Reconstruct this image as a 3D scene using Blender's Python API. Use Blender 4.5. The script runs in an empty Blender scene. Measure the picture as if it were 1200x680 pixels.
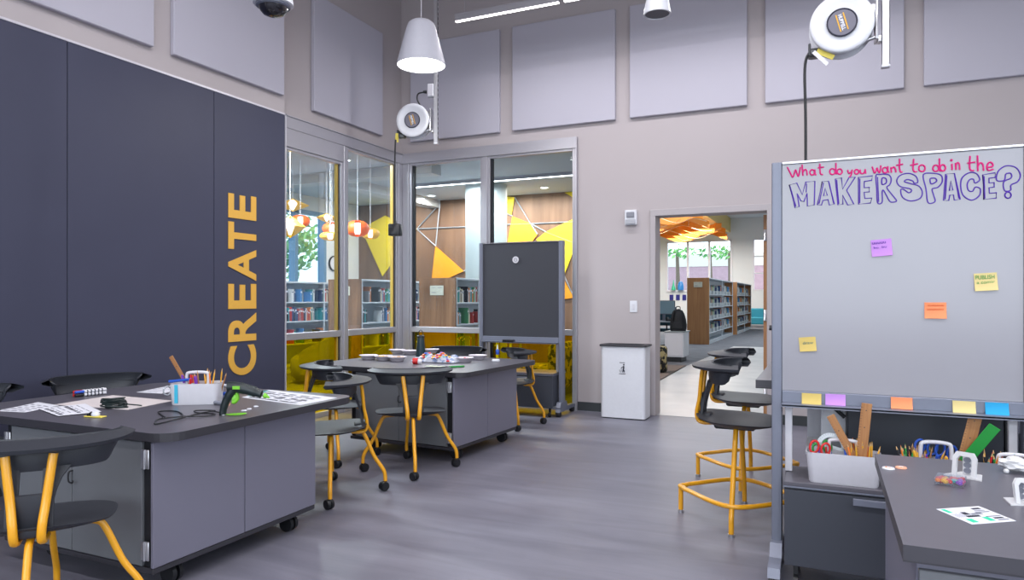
import bpy, math, random
from mathutils import Vector, Matrix
random.seed(7)
SC = bpy.context.scene
COL = SC.collection
R = math.radians
PI = math.pi

# ------------------------------------------------------------------ view -> place (used to read real positions off known planes)
FOC, HC, HZ, CA, SA = 812., 1.30, 350., .9107, .4131
def ray(px, py):
    u = (px-600)/FOC
    return (u*CA-SA, u*SA+CA, (HZ-py)/FOC)
def atZ(px, py, z):
    r = ray(px, py); t = (z-HC)/r[2]; return Vector((r[0]*t, r[1]*t, z))
def atY(px, py, y):
    r = ray(px, py); t = y/r[1]; return Vector((r[0]*t, y, HC+r[2]*t))
def atX(px, py, x):
    r = ray(px, py); t = x/r[0]; return Vector((x, r[1]*t, HC+r[2]*t))

# ------------------------------------------------------------------ materials
MATS = {}
def mat(name, col, rough=.5, metal=0., emit=None, estr=0., noise=None, bump=0., nscale=40., coat=0., spec=.5, stretch=(1,1,1), trans=0.):
    if name in MATS: return MATS[name]
    m = bpy.data.materials.new(name); m.use_nodes = True
    nt = m.node_tree; b = nt.nodes['Principled BSDF']
    c = tuple(col)+(1,) if len(col) == 3 else col
    b.inputs['Base Color'].default_value = c
    b.inputs['Roughness'].default_value = rough
    b.inputs['Metallic'].default_value = metal
    b.inputs['Specular IOR Level'].default_value = spec
    if coat: b.inputs['Coat Weight'].default_value = coat; b.inputs['Coat Roughness'].default_value = .15
    if trans: b.inputs['Transmission Weight'].default_value = trans
    if emit: b.inputs['Emission Color'].default_value = tuple(emit)+(1,); b.inputs['Emission Strength'].default_value = estr
    tc = nt.nodes.new('ShaderNodeTexCoord'); mp = nt.nodes.new('ShaderNodeMapping')
    mp.inputs['Scale'].default_value = stretch
    nt.links.new(tc.outputs['Object'], mp.inputs['Vector'])
    nz = nt.nodes.new('ShaderNodeTexNoise'); nz.inputs['Scale'].default_value = nscale; nz.inputs['Detail'].default_value = 4
    nt.links.new(mp.outputs['Vector'], nz.inputs['Vector'])
    amt = noise if noise is not None else .04
    mix = nt.nodes.new('ShaderNodeMix'); mix.data_type = 'RGBA'
    mix.inputs[6].default_value = tuple(max(0, x*(1-amt)) for x in c[:3])+(1,)
    mix.inputs[7].default_value = tuple(min(1, x*(1+amt)) for x in c[:3])+(1,)
    nt.links.new(nz.outputs['Fac'], mix.inputs[0]); nt.links.new(mix.outputs[2], b.inputs['Base Color'])
    if bump:
        bp = nt.nodes.new('ShaderNodeBump'); bp.inputs['Strength'].default_value = bump; bp.inputs['Distance'].default_value = .002
        nt.links.new(nz.outputs['Fac'], bp.inputs['Height']); nt.links.new(bp.outputs['Normal'], b.inputs['Normal'])
    MATS[name] = m
    return m

def glass_mat(name, tint, refl=.5, film=None):
    m = bpy.data.materials.new(name); m.use_nodes = True; nt = m.node_tree
    nt.nodes.clear()
    out = nt.nodes.new('ShaderNodeOutputMaterial'); tr = nt.nodes.new('ShaderNodeBsdfTransparent'); gl = nt.nodes.new('ShaderNodeBsdfGlossy')
    tr.inputs[0].default_value = tint+(1,); gl.inputs['Roughness'].default_value = .02; gl.inputs[0].default_value = (.9, .95, 1, 1)
    fr = nt.nodes.new('ShaderNodeFresnel'); fr.inputs[0].default_value = 1.45
    mm = nt.nodes.new('ShaderNodeMath'); mm.operation = 'MULTIPLY'; mm.inputs[1].default_value = refl
    mx = nt.nodes.new('ShaderNodeMixShader')
    nt.links.new(fr.outputs[0], mm.inputs[0]); nt.links.new(mm.outputs[0], mx.inputs[0])
    nt.links.new(tr.outputs[0], mx.inputs[1]); nt.links.new(gl.outputs[0], mx.inputs[2])
    last = mx
    if film:
        df = nt.nodes.new('ShaderNodeBsdfDiffuse'); df.inputs[0].default_value = film+(1,)
        m2 = nt.nodes.new('ShaderNodeMixShader'); m2.inputs[0].default_value = .05
        nt.links.new(mx.outputs[0], m2.inputs[1]); nt.links.new(df.outputs[0], m2.inputs[2]); last = m2
    nt.links.new(last.outputs[0], out.inputs[0])
    MATS[name] = m
    return m

def wood_mat(name, c1, c2, rough=.45, scale=3., axis='Z', rot=(0, 0, 0)):
    m = bpy.data.materials.new(name); m.use_nodes = True; nt = m.node_tree; b = nt.nodes['Principled BSDF']
    b.inputs['Roughness'].default_value = rough
    tc = nt.nodes.new('ShaderNodeTexCoord'); mp = nt.nodes.new('ShaderNodeMapping')
    s = {'Z': (scale*4, scale*4, scale*.25), 'X': (scale*.25, scale*4, scale*4), 'Y': (scale*4, scale*.25, scale*4)}[axis]
    mp.inputs['Scale'].default_value = s; nt.links.new(tc.outputs['Object'], mp.inputs['Vector'])
    nz = nt.nodes.new('ShaderNodeTexNoise'); nz.inputs['Scale'].default_value = 1.6; nz.inputs['Detail'].default_value = 6; nz.inputs['Distortion'].default_value = .6
    nt.links.new(mp.outputs['Vector'], nz.inputs['Vector'])
    cr = nt.nodes.new('ShaderNodeValToRGB'); cr.color_ramp.elements[0].color = c1+(1,); cr.color_ramp.elements[1].color = c2+(1,)
    cr.color_ramp.elements[0].position = .3; cr.color_ramp.elements[1].position = .7
    nt.links.new(nz.outputs['Fac'], cr.inputs[0]); nt.links.new(cr.outputs[0], b.inputs['Base Color'])
    MATS[name] = m
    return m

def spots_mat(name, base, spot, scale, thr=.5, emit=0.):
    m = bpy.data.materials.new(name); m.use_nodes = True; nt = m.node_tree; b = nt.nodes['Principled BSDF']
    b.inputs['Roughness'].default_value = .8
    tc = nt.nodes.new('ShaderNodeTexCoord'); nz = nt.nodes.new('ShaderNodeTexNoise'); nz.inputs['Scale'].default_value = scale; nz.inputs['Detail'].default_value = 3
    nt.links.new(tc.outputs['Object'], nz.inputs['Vector'])
    cr = nt.nodes.new('ShaderNodeValToRGB'); cr.color_ramp.interpolation = 'LINEAR'
    cr.color_ramp.elements[0].color = base+(1,); cr.color_ramp.elements[1].color = spot+(1,)
    cr.color_ramp.elements[0].position = thr-.03; cr.color_ramp.elements[1].position = thr+.03
    nt.links.new(nz.outputs['Fac'], cr.inputs[0]); nt.links.new(cr.outputs[0], b.inputs['Base Color'])
    MATS[name] = m
    return m

def floor_mat():
    m = bpy.data.materials.new('sealed_grey_floor'); m.use_nodes = True; nt = m.node_tree; b = nt.nodes['Principled BSDF']
    tc = nt.nodes.new('ShaderNodeTexCoord')
    mp = nt.nodes.new('ShaderNodeMapping'); mp.inputs['Scale'].default_value = (.7, 5., 1); mp.inputs['Rotation'].default_value = (0, 0, R(6))
    nt.links.new(tc.outputs['Object'], mp.inputs['Vector'])
    n1 = nt.nodes.new('ShaderNodeTexNoise'); n1.inputs['Scale'].default_value = 1.4; n1.inputs['Detail'].default_value = 6; n1.inputs['Roughness'].default_value = .65; n1.inputs['Distortion'].default_value = .8
    n2 = nt.nodes.new('ShaderNodeTexNoise'); n2.inputs['Scale'].default_value = .9; n2.inputs['Detail'].default_value = 3
    nt.links.new(mp.outputs['Vector'], n1.inputs['Vector']); nt.links.new(tc.outputs['Object'], n2.inputs['Vector'])
    ad = nt.nodes.new('ShaderNodeMath'); ad.operation = 'ADD'; nt.links.new(n1.outputs['Fac'], ad.inputs[0]); nt.links.new(n2.outputs['Fac'], ad.inputs[1])
    hv = nt.nodes.new('ShaderNodeMath'); hv.operation = 'MULTIPLY'; hv.inputs[1].default_value = .5; nt.links.new(ad.outputs[0], hv.inputs[0])
    cr = nt.nodes.new('ShaderNodeValToRGB'); e = cr.color_ramp.elements
    e[0].position = .36; e[0].color = (.122, .120, .155, 1); e[1].position = .64; e[1].color = (.212, .208, .256, 1)
    nt.links.new(hv.outputs[0], cr.inputs[0]); nt.links.new(cr.outputs[0], b.inputs['Base Color'])
    rr = nt.nodes.new('ShaderNodeMapRange'); rr.inputs['To Min'].default_value = .36; rr.inputs['To Max'].default_value = .54
    nt.links.new(n1.outputs['Fac'], rr.inputs['Value']); nt.links.new(rr.outputs[0], b.inputs['Roughness'])
    b.inputs['Specular IOR Level'].default_value = .5
    MATS[m.name] = m
    return m

def carpet_mat(name, c1, c2, stretch=(1, 6, 1), scale=3):
    m = bpy.data.materials.new(name); m.use_nodes = True; nt = m.node_tree; b = nt.nodes['Principled BSDF']
    b.inputs['Roughness'].default_value = .95
    tc = nt.nodes.new('ShaderNodeTexCoord'); mp = nt.nodes.new('ShaderNodeMapping'); mp.inputs['Scale'].default_value = stretch
    nt.links.new(tc.outputs['Object'], mp.inputs['Vector'])
    n1 = nt.nodes.new('ShaderNodeTexNoise'); n1.inputs['Scale'].default_value = scale; n1.inputs['Detail'].default_value = 5
    nt.links.new(mp.outputs['Vector'], n1.inputs['Vector'])
    cr = nt.nodes.new('ShaderNodeValToRGB'); cr.color_ramp.elements[0].color = c1+(1,); cr.color_ramp.elements[1].color = c2+(1,)
    cr.color_ramp.elements[0].position = .35; cr.color_ramp.elements[1].position = .65
    nt.links.new(n1.outputs['Fac'], cr.inputs[0]); nt.links.new(cr.outputs[0], b.inputs['Base Color'])
    MATS[name] = m
    return m

FLOOR = floor_mat()
WALL = mat('warm_grey_paint', (.455, .41, .42), .85, noise=.02, nscale=2)
UPPER = WALL
CEIL = mat('ceiling_paint', (.50, .45, .44), .9)
PANEL = mat('grey_acoustic_felt', (.475, .46, .53), .95, bump=.3, nscale=400, noise=.03)
PANEL_EDGE = PANEL
CLAD = mat('charcoal_blue_laminate', (.052, .055, .092), .5, noise=.06, nscale=3, spec=.3)
CLADTRIM = mat('pale_edge_trim', (.62, .6, .65), .4, .3)
GOLD = mat('gold_letters', (.72, .40, .065), .45)
ALU = mat('brushed_aluminium', (.47, .46, .50), .38, .55, noise=.03, stretch=(1, 1, 30))
ALUD = mat('dark_gasket', (.012, .013, .018), .4)
AMBER = mat('amber_edge', (.42, .28, .06), .3)
BASE = mat('rubber_base', (.035, .04, .045), .6)
GLASS = glass_mat('clear_glass', (.92, .965, .985), .18)
YGLASS = glass_mat('yellow_film_glass', (.88, .74, .03), .2, (.62, .50, .02))
WHITE = mat('white_paint_metal', (.72, .73, .78), .35)
OFFW = mat('off_white_plastic', (.66, .65, .70), .4)
PAPER = mat('paper', (.74, .75, .82), .8)
INK = mat('black_ink', (.03, .03, .05), .7)
INK2 = mat('grey_ink', (.22, .23, .28), .7)
BLACK = mat('black_plastic', (.012, .013, .016), .4)
RUBBER = mat('black_rubber', (.015, .015, .018), .55)
CHAIRP = mat('charcoal_moulded_plastic', (.028, .031, .040), .5, bump=.08, nscale=900)
YEL = mat('yellow_enamel', (.84, .385, .012), .33, coat=.3)
TOP = mat('graphite_laminate', (.105, .10, .122), .33, noise=.05, nscale=20)
EDGE = mat('dark_edge_band', (.035, .034, .042), .45)
EDGE2 = mat('grey_edge_band', (.052, .050, .062), .45)
CABG = mat('grey_cabinet_laminate', (.185, .18, .235), .42, noise=.04, nscale=3)
CABG2 = mat('grey_green_cabinet_laminate', (.150, .158, .172), .42, noise=.05, nscale=2)
DARKCAB = mat('slate_laminate', (.048, .053, .07), .45, noise=.05, nscale=3)
CHROME = mat('satin_steel', (.55, .55, .58), .28, .9)
POST = mat('grey_powder_coat', (.20, .215, .275), .38, .25)
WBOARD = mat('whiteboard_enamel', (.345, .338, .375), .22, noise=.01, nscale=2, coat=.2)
DBOARD = mat('slate_board_fabric', (.036, .038, .05), .75, bump=.2, nscale=300)
GREEN = mat('bright_green_plastic', (.19, .56, .03), .4)
GREEND = mat('green_ruler_plastic', (.02, .30, .05), .4)
RED = mat('red_plastic', (.62, .02, .02), .4)
BLUE = mat('blue_plastic', (.02, .09, .48), .4)
TEAL = mat('teal_plastic', (.03, .35, .36), .4)
ORANGE = mat('orange_plastic', (.85, .22, .03), .4)
PURPLE = mat('purple_plastic', (.22, .05, .45), .4)
MAGENTA = mat('magenta_marker', (.70, .01, .20), .6)
VIOLETI = mat('violet_marker', (.075, .012, .36), .6)
PENY = mat('yellow_pencil', (.80, .42, .03), .4)
WOOD = wood_mat('walnut_panel', (.15, .072, .036), (.28, .145, .075), .5, 3.)
WOODO = wood_mat('oak_panel', (.35, .16, .065), (.46, .235, .10), .5, 2.5)
WOODR = wood_mat('ruler_wood', (.36, .15, .05), (.50, .24, .09), .5, 12., 'Z')
LAMPW = mat('lamp_glow', (1, 1, 1), .5, emit=(1, .985, .96), estr=4)
LINEW = mat('linear_light_glow', (1, 1, 1), .5, emit=(1, .98, .97), estr=7)
YW = mat('yellow_wall_paint', (.80, .62, .02), .5)
OW = mat('orange_wall_paint', (.85, .33, .015), .5)

# ------------------------------------------------------------------ mesh builder
class MB:
    def __init__(self):
        self.v = []; self.f = []; self.m = []; self.s = []; self.mats = []
    def _mi(self, mt):
        if mt is None: return 0 if self.mats else 0
        if mt not in self.mats: self.mats.append(mt)
        return self.mats.index(mt)
    def add(self, vs, fs, mt=None, smooth=False, M=None):
        o = len(self.v); k = self._mi(mt)
        for p in vs:
            p = Vector(p)
            self.v.append(tuple(M @ p) if M is not None else tuple(p))
        for f in fs:
            self.f.append([i+o for i in f]); self.m.append(k); self.s.append(smooth)
        return self
    def box(self, x0, x1, y0, y1, z0, z1, mt=None, M=None, bev=0.):
        if bev > 0:
            b = min(bev, (x1-x0)*.45, (y1-y0)*.45, (z1-z0)*.45)
            vs = []; idx = {}
            for sx in (0, 1):
                for sy in (0, 1):
                    for sz in (0, 1):
                        X = x1 if sx else x0; Y = y1 if sy else y0; Z = z1 if sz else z0
                        dx = -b if sx else b; dy = -b if sy else b; dz = -b if sz else b
                        for a, p in enumerate(((X, Y+dy, Z+dz), (X+dx, Y, Z+dz), (X+dx, Y+dy, Z))):
                            idx[(sx, sy, sz, a)] = len(vs); vs.append(p)
            fs = []
            for s in (0, 1):
                fs.append([idx[(s, 0, 0, 0)], idx[(s, 1, 0, 0)], idx[(s, 1, 1, 0)], idx[(s, 0, 1, 0)]][::(1 if s else -1)])
                fs.append([idx[(0, s, 0, 1)], idx[(1, s, 0, 1)], idx[(1, s, 1, 1)], idx[(0, s, 1, 1)]][::(-1 if s else 1)])
                fs.append([idx[(0, 0, s, 2)], idx[(1, 0, s, 2)], idx[(1, 1, s, 2)], idx[(0, 1, s, 2)]][::(1 if s else -1)])
            for a in (0, 1):
                for c in (0, 1):
                    fs.append([idx[(a, c, 0, 0)], idx[(a, c, 1, 0)], idx[(a, c, 1, 1)], idx[(a, c, 0, 1)]])
                    fs.append([idx[(a, 0, c, 0)], idx[(a, 1, c, 0)], idx[(a, 1, c, 2)], idx[(a, 0, c, 2)]])
                    fs.append([idx[(0, a, c, 1)], idx[(1, a, c, 1)], idx[(1, a, c, 2)], idx[(0, a, c, 2)]])
            for a in (0, 1):
                for c in (0, 1):
                    for d in (0, 1):
                        fs.append([idx[(a, c, d, k)] for k in range(3)])
            return self.add(vs, fs, mt, False, M)
        vs = [(x, y, z) for x in (x0, x1) for y in (y0, y1) for z in (z0, z1)]
        fs = [(0, 1, 3, 2), (4, 6, 7, 5), (0, 4, 5, 1), (2, 3, 7, 6), (0, 2, 6, 4), (1, 5, 7, 3)]
        return self.add(vs, fs, mt, False, M)
    def cbox(self, c, s, mt=None, M=None, bev=0.):
        return self.box(c[0]-s[0]/2, c[0]+s[0]/2, c[1]-s[1]/2, c[1]+s[1]/2, c[2]-s[2]/2, c[2]+s[2]/2, mt, M, bev)
    def tube(self, pts, r, n=10, mt=None, closed=False, cap=True, M=None, flat=1.):
        pts = [Vector(p) for p in pts]; N = len(pts)
        rs = r if isinstance(r, (list, tuple)) else [r]*N
        vs = []; up = None
        for i, p in enumerate(pts):
            a = pts[(i-1) % N] if (closed or i > 0) else p
            b = pts[(i+1) % N] if (closed or i < N-1) else p
            d = b-a
            if d.length < 1e-9: d = Vector((0, 0, 1))
            d.normalize()
            if up is None:
                up = Vector((0, 0, 1)) if abs(d.z) < .9 else Vector((1, 0, 0))
            side = d.cross(up)
            if side.length < 1e-4: side = d.cross(Vector((0, 1, 0)))
            side.normalize(); u2 = side.cross(d).normalized(); up = u2
            for k in range(n):
                t = 2*PI*k/n
                vs.append(p+side*math.cos(t)*rs[i]+u2*math.sin(t)*rs[i]*flat)
        fs = []
        for i in range(N if closed else N-1):
            j = (i+1) % N
            for k in range(n):
                l = (k+1) % n
                fs.append((i*n+k, i*n+l, j*n+l, j*n+k))
        if cap and not closed:
            fs.append(list(range(n))[::-1]); fs.append([(N-1)*n+k for k in range(n)])
        return self.add(vs, fs, mt, n > 4, M)
    def cyl(self, p0, p1, r0, r1=None, n=20, mt=None, M=None):
        return self.tube([p0, p1], [r0, r1 if r1 is not None else r0], n, mt, M=M)
    def lathe(self, prof, n=28, mt=None, M=None, smooth=True, a0=0., a1=2*PI, wob=None):
        full = abs(a1-a0-2*PI) < 1e-6
        K = n if full else n+1
        vs = []
        for (r, z) in prof:
            for k in range(K):
                t = a0+(a1-a0)*k/n
                rr = r*(wob(t, z) if wob else 1)
                vs.append((rr*math.cos(t), rr*math.sin(t), z))
        fs = []
        for i in range(len(prof)-1):
            for k in range(n):
                l = (k+1) % K if full else k+1
                fs.append((i*K+k, i*K+l, (i+1)*K+l, (i+1)*K+k))
        return self.add(vs, fs, mt, smooth, M)
    def disc(self, c, r, n=28, mt=None, M=None, z=0):
        vs = [(c[0]+r*math.cos(2*PI*k/n), c[1]+r*math.sin(2*PI*k/n), c[2]) for k in range(n)]
        return self.add(vs, [list(range(n))], mt, False, M)
    def prism(self, poly, z0, z1, mt=None, M=None, side=None):
        n = len(poly)
        vs = [(x, y, z0) for x, y in poly]+[(x, y, z1) for x, y in poly]
        self.add(vs, [list(range(n))[::-1], [n+k for k in range(n)]], mt, False, M)
        self.add(vs, [(k, (k+1) % n, n+(k+1) % n, n+k) for k in range(n)], side or mt, False, M)
        return self
    def grid(self, rows, mt=None, smooth=True, thick=0., M=None, closed_u=False):
        # rows: list of lists of points; optional thickness along approximated normals
        nr = len(rows); nc = len(rows[0])
        P = [[Vector(p) for p in r] for r in rows]
        def nrm(i, j):
            a = P[min(i+1, nr-1)][j]-P[max(i-1, 0)][j]; b = P[i][min(j+1, nc-1)]-P[i][max(j-1, 0)]
            c = a.cross(b)
            return c.normalized() if c.length > 1e-12 else Vector((0, 0, 1))
        vs = [p for r in P for p in r]
        fs = [(i*nc+j, i*nc+j+1, (i+1)*nc+j+1, (i+1)*nc+j) for i in range(nr-1) for j in range(nc-1)]
        if thick:
            o = len(vs)
            vs = vs+[P[i][j]-nrm(i, j)*thick for i in range(nr) for j in range(nc)]
            fs = fs+[tuple(o+k for k in f[::-1]) for f in fs]
            rim = [(0, j) for j in range(nc)]+[(i, nc-1) for i in range(1, nr)]+[(nr-1, j) for j in range(nc-2, -1, -1)]+[(i, 0) for i in range(nr-2, 0, -1)]
            ids = [i*nc+j for i, j in rim]
            for k in range(len(ids)):
                a = ids[k]; b = ids[(k+1) % len(ids)]
                fs.append((a, b, b+o, a+o))
        return self.add(vs, fs, mt, smooth, M)
    def build(self, name, mt=None, parent=None, loc=None, rz=0., sharp=True):
        me = bpy.data.meshes.new(name)
        me.from_pydata(self.v, [], self.f)
        ms = list(self.mats) or [mt]
        if mt is not None and mt not in ms and not self.mats: ms = [mt]
        for x in ms: me.materials.append(x)
        me.polygons.foreach_set('material_index', self.m)
        me.polygons.foreach_set('use_smooth', self.s)
        me.update(); me.validate()
        if sharp and any(self.s):
            try: me.set_sharp_from_angle(angle=R(50))
            except Exception: pass
        o = bpy.data.objects.new(name, me); COL.objects.link(o)
        if parent is not None: o.parent = parent
        if loc is not None: o.location = loc
        if rz: o.rotation_euler.z = rz
        return o

def rrect(x0, x1, y0, y1, r, n=6):
    out = []
    for cx, cy, a in ((x1-r, y1-r, 0), (x0+r, y1-r, 90), (x0+r, y0+r, 180), (x1-r, y0+r, 270)):
        for k in range(n+1):
            t = R(a+90*k/n); out.append((cx+r*math.cos(t), cy+r*math.sin(t)))
    return out
def smooth_path(pts, k=6, closed=False):
    P = [Vector(p) for p in pts]; N = len(P); out = []
    seg = N if closed else N-1
    for i in range(seg):
        if closed: p0, p1, p2, p3 = P[(i-1) % N], P[i], P[(i+1) % N], P[(i+2) % N]
        else: p0, p1, p2, p3 = P[max(i-1, 0)], P[i], P[i+1], P[min(i+2, N-1)]
        for j in range(k):
            t = j/k
            out.append(.5*((2*p1)+(-p0+p2)*t+(2*p0-5*p1+4*p2-p3)*t*t+(-p0+3*p1-3*p2+p3)*t**3))
    if not closed: out.append(P[-1])
    return out
def tag(o, label=None, cat=None, group=None, kind=None):
    if label: o['label'] = label
    if cat: o['category'] = cat
    if group: o['group'] = group
    if kind: o['kind'] = kind
    return o
def thing(name, label, cat, loc=(0, 0, 0), rz=0., group=None):
    o = bpy.data.objects.new(name, None); COL.objects.link(o); o.empty_display_size = .1
    o.location = loc; o.rotation_euler = (0, 0, rz)
    return tag(o, label, cat, group)
def struct(name, mb, mt=None, parent=None):
    o = mb.build(name, mt, parent); o['kind'] = 'structure'; return o
def copy_tree(o, parent=None):
    c = o.copy(); COL.objects.link(c)
    if parent is not None: c.parent = parent
    for ch in [x for x in bpy.data.objects if x.parent == o and x != c]:
        copy_tree(ch, c)
    return c
def put(src, label, loc, rz=0., group=None, first=[None]):
    c = copy_tree(src); c.location = loc; c.rotation_euler = (0, 0, rz); c['label'] = label
    if group: c['group'] = group
    return c
def text_mb(mb, s, size, ext, M, mt, offset=0., align='LEFT', fit=None, space=1., keep=False):
    cu = bpy.data.curves.new('t', 'FONT'); cu.body = s; cu.size = size; cu.extrude = ext; cu.offset = offset; cu.space_character = space
    cu.align_x = align
    o = bpy.data.objects.new('t', cu); COL.objects.link(o)
    bpy.context.view_layer.update()
    me = bpy.data.meshes.new_from_object(o.evaluated_get(bpy.context.evaluated_depsgraph_get()))
    vs = [tuple(v.co) for v in me.vertices]; fs = [tuple(p.vertices) for p in me.polygons]
    if fit and vs:
        x0 = min(v[0] for v in vs); x1 = max(v[0] for v in vs); y0 = min(v[1] for v in vs); y1 = max(v[1] for v in vs)
        vs = [((v[0]-x0)/(x1-x0)*fit[0], (v[1]-y0)/(y1-y0)*fit[1], v[2]) for v in vs]
    mb.add(vs, fs, mt, False, M)
    bpy.data.objects.remove(o); bpy.data.curves.remove(cu); bpy.data.meshes.remove(me)
    return mb
def frame(o, x, y, z):   # matrix from axes
    return Matrix(((x[0], y[0], z[0], o[0]), (x[1], y[1], z[1], o[1]), (x[2], y[2], z[2], o[2]), (0, 0, 0, 1)))
# ================================================================== ROOM SHELL
YB = 7.67; XL = -5.07; XN = -4.95; HCEIL = 5.9; XR = 5.0; YF = -5.0
m = MB().box(XN-.3, XR, YF, YB+.02, -.1, 0); struct('floor', m, FLOOR)
m = MB().box(XL-.25, XR+.2, YF-.2, YB+.2, HCEIL, HCEIL+.15); struct('ceiling', m, CEIL)
# back wall: over the glazing, right of it, above the door, beyond the door
m = MB()
m.box(XL-.2, -2.64, YB, YB+.2, 3.18, HCEIL).box(-2.64, -1.74, YB, YB+.2, 0, HCEIL).box(-1.74, -.55, YB, YB+.2, 2.23, HCEIL).box(-.55, XR+.2, YB, YB+.2, 0, HCEIL)
struct('wall_back', m, WALL)
m = MB().box(XL-.2, XL, 5.385, YB, 3.18, HCEIL).box(XL-.2, XN, YF-.2, 5.385, 0, HCEIL)
struct('wall_left', m, WALL)
# unseen right and front walls, with openings added to let daylight in
m = MB()
ys = [YF-.2, -3.6, -1.2, 0., 2.4, 3.4, 5.6, YB+.2]
for i in range(0, 7, 2): m.box(XR, XR+.2, ys[i], ys[i+1], 0, HCEIL)
for i in range(1, 6, 2): m.box(XR, XR+.2, ys[i], ys[i+1], 0, .9).box(XR, XR+.2, ys[i], ys[i+1], 3.6, HCEIL)
struct('wall_right', m, WALL)
m = MB().box(XL-.2, -3.8, YF-.2, YF, 0, HCEIL).box(-3.8, 3.8, YF-.2, YF, 0, .9).box(-3.8, 3.8, YF-.2, YF, 4.4, HCEIL).box(3.8, XR+.2, YF-.2, YF, 0, HCEIL)
struct('wall_front', m, WALL)
# baseboards
m = MB().box(-2.64, -1.78, YB-.012, YB, 0, .1); m.box(-.53, XR, YB-.012, YB, 0, .1); struct('baseboard_back', m, BASE)
m = MB().box(XN, XN+.012, YF, 5.385, 0, .1); struct('baseboard_left', m, BASE)

# charcoal cladding boards on the left wall with a pale edge trim
ysd = [-.70, .59, 1.89, 3.192, 4.492, 5.372]
for i in range(5):
    o = MB().box(XN+.002, XN+.02, ysd[i]+.003, ysd[i+1]-.003, .1, 3.135, CLAD, bev=.0015).build('wall_panelling'); o['kind'] = 'structure'
m = MB().box(XN, XN+.026, -.7, 5.385, 3.135, 3.152); m.box(XN, XN+.026, 5.373, 5.385, 0, 3.152); struct('trim_1', m, CLADTRIM)

# letters
wordY0, wordY1 = 4.648, 4.982
zc = [(.592, .868, 'C'), (.905, 1.165, 'R'), (1.205, 1.438, 'E'), (1.468, 1.758, 'A'), (1.752, 2.000, 'T'), (2.035, 2.262, 'E')]
spot = ['lowest letter, just above the far end of the table', 'second letter up, above the C', 'third wall letter up, between R and A', 'fourth letter up, between E and T', 'fifth letter up, between A and the top E', 'topmost letter of the upright word']
for (z0, z1, ch), sp in zip(zc, spot):
    mb = MB()
    M = frame((XN+.022, wordY1, z0), (0, 0, 1), (0, -1, 0), (1, 0, 0))
    text_mb(mb, ch, .4, .006, M, GOLD, offset=.010, fit=(z1-z0, wordY1-wordY0))
    tag(mb.build('wall_letter'), 'gold letter %s, %s' % (ch, sp), 'letter', 'gold letters spelling CREATE')

# header channel above the glazing
m = MB().box(XL, XL+.05, 5.39, YB, 3.05, 3.18).box(XL, -2.635, YB-.05, YB, 3.05, 3.18); m.box(XL+.05, XL+.062, 5.39, YB-.05, 3.168, 3.18); struct('trim_2', m, ALU)
# corner post
m = MB().box(XL-.06, XL+.045, YB-.13, YB+.06, 0, 3.05, bev=.004); m.box(XL+.045, XL+.14, YB-.045, YB+.06, 0, 3.05, bev=.004); struct('trim_3', m, ALU)

def window(n, axis, a0, a1, ztop, band):
    # axis 'X' = pane in plane x=XL running along Y ; 'Y' = pane in plane y=YB running along X
    root = thing('window_%d' % n, None, None); del_keys(root); root['kind'] = 'structure'
    def bx(mb, u0, u1, d0, d1, z0, z1, mt=None, bev=.003):
        if axis == 'X': mb.box(XL+d0, XL+d1, u0, u1, z0, z1, mt, bev=bev)
        else: mb.box(u0, u1, YB-d1, YB-d0, z0, z1, mt, bev=bev)
        return mb
    f = MB(); w = .035
    bx(f, a0, a0+w, -.04, .03, 0, ztop); bx(f, a1-w, a1, -.04, .03, 0, ztop)
    bx(f, a0+w, a1-w, -.04, .03, 0, .055); bx(f, a0+w, a1-w, -.04, .035, .868, .937)
    bx(f, a0+w, a1-w, -.04, .03, ztop-.03, ztop)
    if band: bx(f, a0, a1, -.04, .045, ztop, 3.05)
    f.build('window_frame', ALU, root)
    g = MB(); bx(g, a0+w, a1-w, -.012, -.004, .94, ztop-.03, bev=0); g.build('clear_pane', GLASS, root)
    g = MB(); bx(g, a0+w, a1-w, -.012, -.004, .055, .868, bev=0); g.build('yellow_pane', YGLASS, root)
    k = MB()
    e = [(a1-w-.03, a1-w-.012)] if axis == 'X' else [(a0+w+.004, a0+w+.03)]
    for u0, u1 in e:
        bx(k, u0, u1, -.03, .012, .056, .866, bev=0); bx(k, u0, u1, -.03, .012, .938, ztop-.03, bev=0)
    k.build('gasket', ALUD, root)
    if axis == 'X':
        k = MB(); bx(k, a1-w-.048, a1-w-.032, -.03, .010, .938, ztop-.03, bev=0); bx(k, a1-w-.048, a1-w-.032, -.03, .010, .056, .866, bev=0); k.build('amber_strip', AMBER, root)
    return root
def del_keys(o):
    for k in ('label', 'category', 'group'):
        if k in o: del o[k]
window(1, 'X', 5.387, 6.43, 2.86, True)
window(2, 'X', 6.49, 7.54, 3.05, False)
window(3, 'Y', -4.93, -3.862, 3.05, False)
window(4, 'Y', -3.80, -2.66, 3.05, False)
m = MB().box(XL-.05, XL+.045, 6.43, 6.49, 0, 3.05, bev=.004); struct('trim_4', m, ALU)
m = MB().box(-3.862, -3.80, YB-.045, YB+.05, 0, 3.05, bev=.004); struct('trim_5', m, ALU)
m = MB().box(-2.66, -2.635, YB-.048, YB+.05, 0, 3.049, bev=.003); struct('trim_6', m, ALU)

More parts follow.
